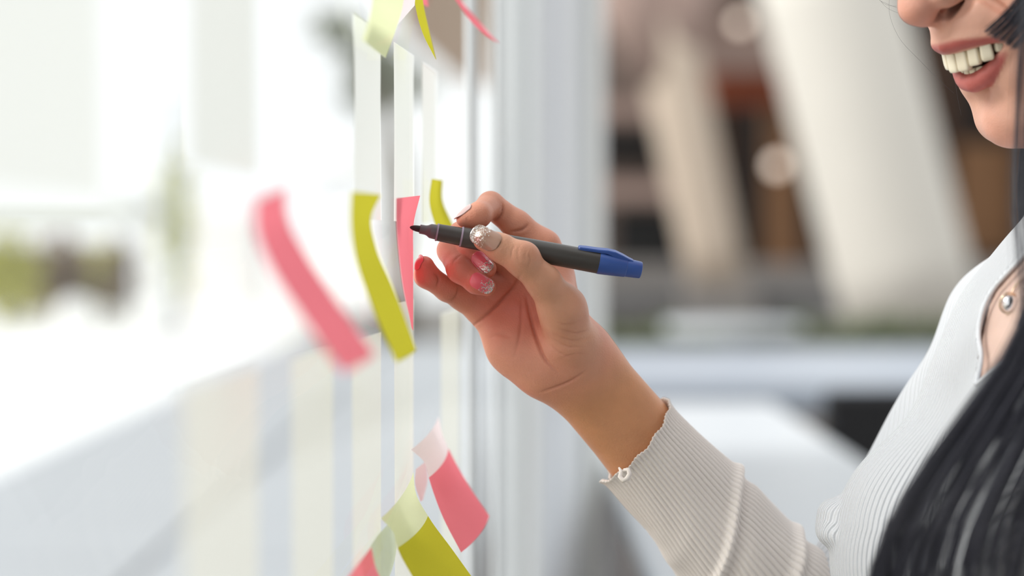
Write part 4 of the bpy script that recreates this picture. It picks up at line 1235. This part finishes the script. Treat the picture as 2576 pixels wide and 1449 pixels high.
# ------------------------------------------------------------------ hair
M_hair = bpy.data.materials.new('dark_hair'); M_hair.use_nodes = True
hb = M_hair.node_tree.nodes['Principled BSDF']; hb.inputs['Base Color'].default_value = (.040, .040, .058, 1)
hb.inputs['Roughness'].default_value = .32; hb.inputs['Specular IOR Level'].default_value = .6
def sd_skull(P):
    Q = c2h(P).astype(np.float32); A = Q.copy(); A[:, 1] = np.abs(A[:, 1])
    d = ell(Q, (104, 0, 96), (101, 84, 101)); d = smin(d, ell(Q, (120, 0, 30), (70, 72, 70)), 20)
    d = smax(d, -ell(Q, (-2, 0, 40), (78, 68, 104)), 8)
    return d * HS
Vc, Fc = sdf_mesh(sd_skull, np.array([.22, 1.0, .02]), np.array([.56, 1.40, .42]), .003, 1)
hcap = mesh_obj('hair', A2W(Vc), Fc, M_hair, woman); hcap['label'] = 'long straight dark hair'
def strands(groups, name, mat_, parent, seedv):
    r = np.random.default_rng(seedv); V = []; F = []; b = 0
    for (guideA, guideB, n, rad, jit) in groups:
        GA_ = np.array(guideA); GB_ = np.array(guideB); m = 30
        A = spline(GA_, m); B = spline(GB_, m)
        clump = r.random(max(6, n // 30))
        for _ in range(n):
            u = r.random(); cu = clump[np.argmin(np.abs(clump - u))]
            T_ = np.linspace(0, 1, m)[:, None]
            uu = u * (1 - .55 * T_) + cu * .55 * T_
            P = A * (1 - uu) + B * uu
            P = P + r.normal(0, jit, 3) * (.4 + .6 * T_) + (np.sin(T_ * r.uniform(2, 6) + r.uniform(0, 6)) * r.normal(0, jit * .6, 3))
            rr = rad * r.uniform(.6, 1.3) * (1 - .5 * T_[:, 0] ** 3)
            t = np.gradient(P, axis=0); t /= np.linalg.norm(t, axis=1)[:, None]
            s = np.cross(t, [0.2, 1, 0.1]); s /= np.linalg.norm(s, axis=1)[:, None]; w = np.cross(t, s)
            ring = [P + (s * math.cos(a) + w * math.sin(a)) * rr[:, None] for a in (0, 2.094, 4.189)]
            R_ = np.stack(ring, 1).reshape(-1, 3)
            V.append(R_)
            i = np.arange(m - 1)[:, None] * 3 + b; j = np.arange(3)[None]
            F.append(np.stack([i + j, i + (j + 1) % 3, i + 3 + (j + 1) % 3, i + 3 + j], -1).reshape(-1, 4)); b += len(R_)
    return mesh_obj(name, A2W(np.concatenate(V)), np.concatenate(F), mat_, parent, True)
def ch_(lst): return [tuple(al(*q)) for q in lst]
g = []
# lock falling from the near side of the head over the chest
A_ = [tuple(h2c(60, 6, 193)), tuple(h2c(50, 48, 178)), tuple(h2c(46, 80, 122))] + ch_([(2690, -60, 1.085), (2680, 200, 1.05), (2660, 480, 1.03), (2612, 700, 1.01), (2535, 890, 1.0), (2420, 1050, .995), (2300, 1215, .99), (2215, 1370, .99), (2180, 1500, .99), (2170, 1640, .99)])
B_ = [tuple(h2c(100, 6, 200)), tuple(h2c(96, 52, 184)), tuple(h2c(92, 88, 122))] + ch_([(2760, -60, 1.08), (2740, 200, 1.05), (2730, 480, 1.03), (2720, 700, 1.01), (2700, 890, 1.0), (2640, 1050, .985), (2560, 1215, .975), (2500, 1370, .97), (2480, 1500, .97), (2470, 1640, .97)])
C_ = [tuple(h2c(140, 6, 194)), tuple(h2c(144, 50, 176)), tuple(h2c(146, 82, 122))] + ch_([(2860, -60, 1.10), (2860, 200, 1.06), (2850, 480, 1.03), (2850, 700, 1.01), (2850, 890, 1.0), (2840, 1050, .985), (2820, 1215, .975), (2800, 1370, .97), (2790, 1500, .97), (2780, 1640, .97)])
g.append((A_, B_, 500, .00036, .0016))
g.append((B_, C_, 300, .00036, .0020))
A2_ = [tuple(h2c(55, 6, 192)), tuple(h2c(47, 46, 176)), tuple(h2c(43, 78, 122))] + ch_([(2680, -60, 1.10), (2665, 200, 1.065), (2650, 480, 1.05), (2612, 700, 1.03), (2560, 880, 1.02), (2450, 1060, 1.01), (2340, 1215, 1.005), (2270, 1370, 1.0), (2240, 1500, 1.0), (2230, 1640, 1.0)])
g.append((A2_, A_, 240, .00030, .0016))
# thin veil beside the cheek and under the chin
V1 = [tuple(h2c(48, 6, 190)), tuple(h2c(34, 44, 172)), tuple(h2c(24, 68, 120))] + ch_([(2590, -90, 1.06), (2560, 120, 1.045), (2552, 300, 1.04), (2545, 500, 1.03), (2560, 700, 1.01), (2575, 900, 1.0)])
V2 = [tuple(h2c(60, 6, 193)), tuple(h2c(50, 48, 178)), tuple(h2c(44, 78, 122))] + ch_([(2660, -90, 1.06), (2620, 120, 1.045), (2610, 300, 1.04), (2610, 500, 1.03), (2610, 700, 1.01), (2615, 900, 1.0)])
g.append((V1, V2, 70, .00020, .0018))
N1 = [tuple(h2c(55, -6, 192)), tuple(h2c(45, -60, 165)), tuple(h2c(60, -86, 90))] + ch_([(2620, 150, 1.25), (2566, 330, 1.26), (2548, 450, 1.27), (2552, 560, 1.275), (2575, 660, 1.28)])
N2 = [tuple(h2c(110, -6, 198)), tuple(h2c(110, -60, 178)), tuple(h2c(115, -88, 90))] + ch_([(2720, 150, 1.25), (2680, 330, 1.26), (2660, 450, 1.27), (2660, 560, 1.275), (2680, 660, 1.28)])
g.append((N1, N2, 420, .0004, .0016))
# lock crossing the cheek at the top corner
K1 = [tuple(h2c(46, 6, 189)), tuple(h2c(32, 42, 170)), tuple(h2c(22, 62, 124))] + ch_([(2592, -60, 1.10), (2552, 0, 1.098), (2514, 40, 1.10), (2474, 76, 1.112)])
K2 = [tuple(h2c(58, 6, 192)), tuple(h2c(46, 46, 176)), tuple(h2c(38, 74, 122))] + ch_([(2660, -40, 1.08), (2622, 30, 1.08), (2590, 80, 1.085), (2556, 124, 1.10)])
g.append((K1, K2, 260, .00024, .0009))
# back of the head and far side
for l0, l1 in ((60, -70),):
    D1 = [tuple(h2c(135, 5, 196)), tuple(h2c(150, 72, 125)), tuple(h2c(190, 70, 40)), tuple(h2c(180, 75, -60)), tuple(tp(-.10, -.08, -.12)), tuple(tp(-.13, -.09, -.30))]
    D2 = [tuple(h2c(150, -5, 193)), tuple(h2c(150, -72, 125)), tuple(h2c(190, -70, 40)), tuple(h2c(180, -75, -60)), tuple(tp(-.10, .08, -.12)), tuple(tp(-.13, .09, -.30))]
    g.append((D1, D2, 1200, .0005, .004))
D3 = [tuple(h2c(90, 6, 199)), tuple(h2c(95, 84, 124)), tuple(h2c(120, 88, 60)), tuple(h2c(120, 90, -20)), tuple(tp(-.02, -.11, -.04)), tuple(tp(.02, -.14, -.25))]
D4 = [tuple(h2c(150, 6, 193)), tuple(h2c(150, 74, 124)), tuple(h2c(190, 70, 40)), tuple(h2c(180, 75, -60)), tuple(tp(-.10, -.08, -.12)), tuple(tp(-.11, -.10, -.30))]
g.append((D3, D4, 800, .0005, .004))
hs = strands(g, 'hair_strands', M_hair, woman, 5)
hs['label'] = 'loose dark lengths of hair over the chest'
# stray hairs by the face
mb = MB()
for pts in ([(2216, 3), (2262, 21), (2300, 28)], [(2208, -6), (2232, 20), (2262, 34)], [(2238, -20), (2237, 30), (2262, 95), (2312, 150), (2362, 200), (2400, 235)],
            [(2200, -10), (2230, 12), (2268, 16)], [(2400, 178), (2408, 240), (2418, 290)], [(2335, 50), (2345, 100), (2341, 150)]):
    c = spline([(x, y) for x, y in pts], 20)
    mb.tube([tuple(pw(x, y, 1.185)) for x, y in c], .00006, 4, False)
mb.build('stray_hairs', M_hair, woman, True)
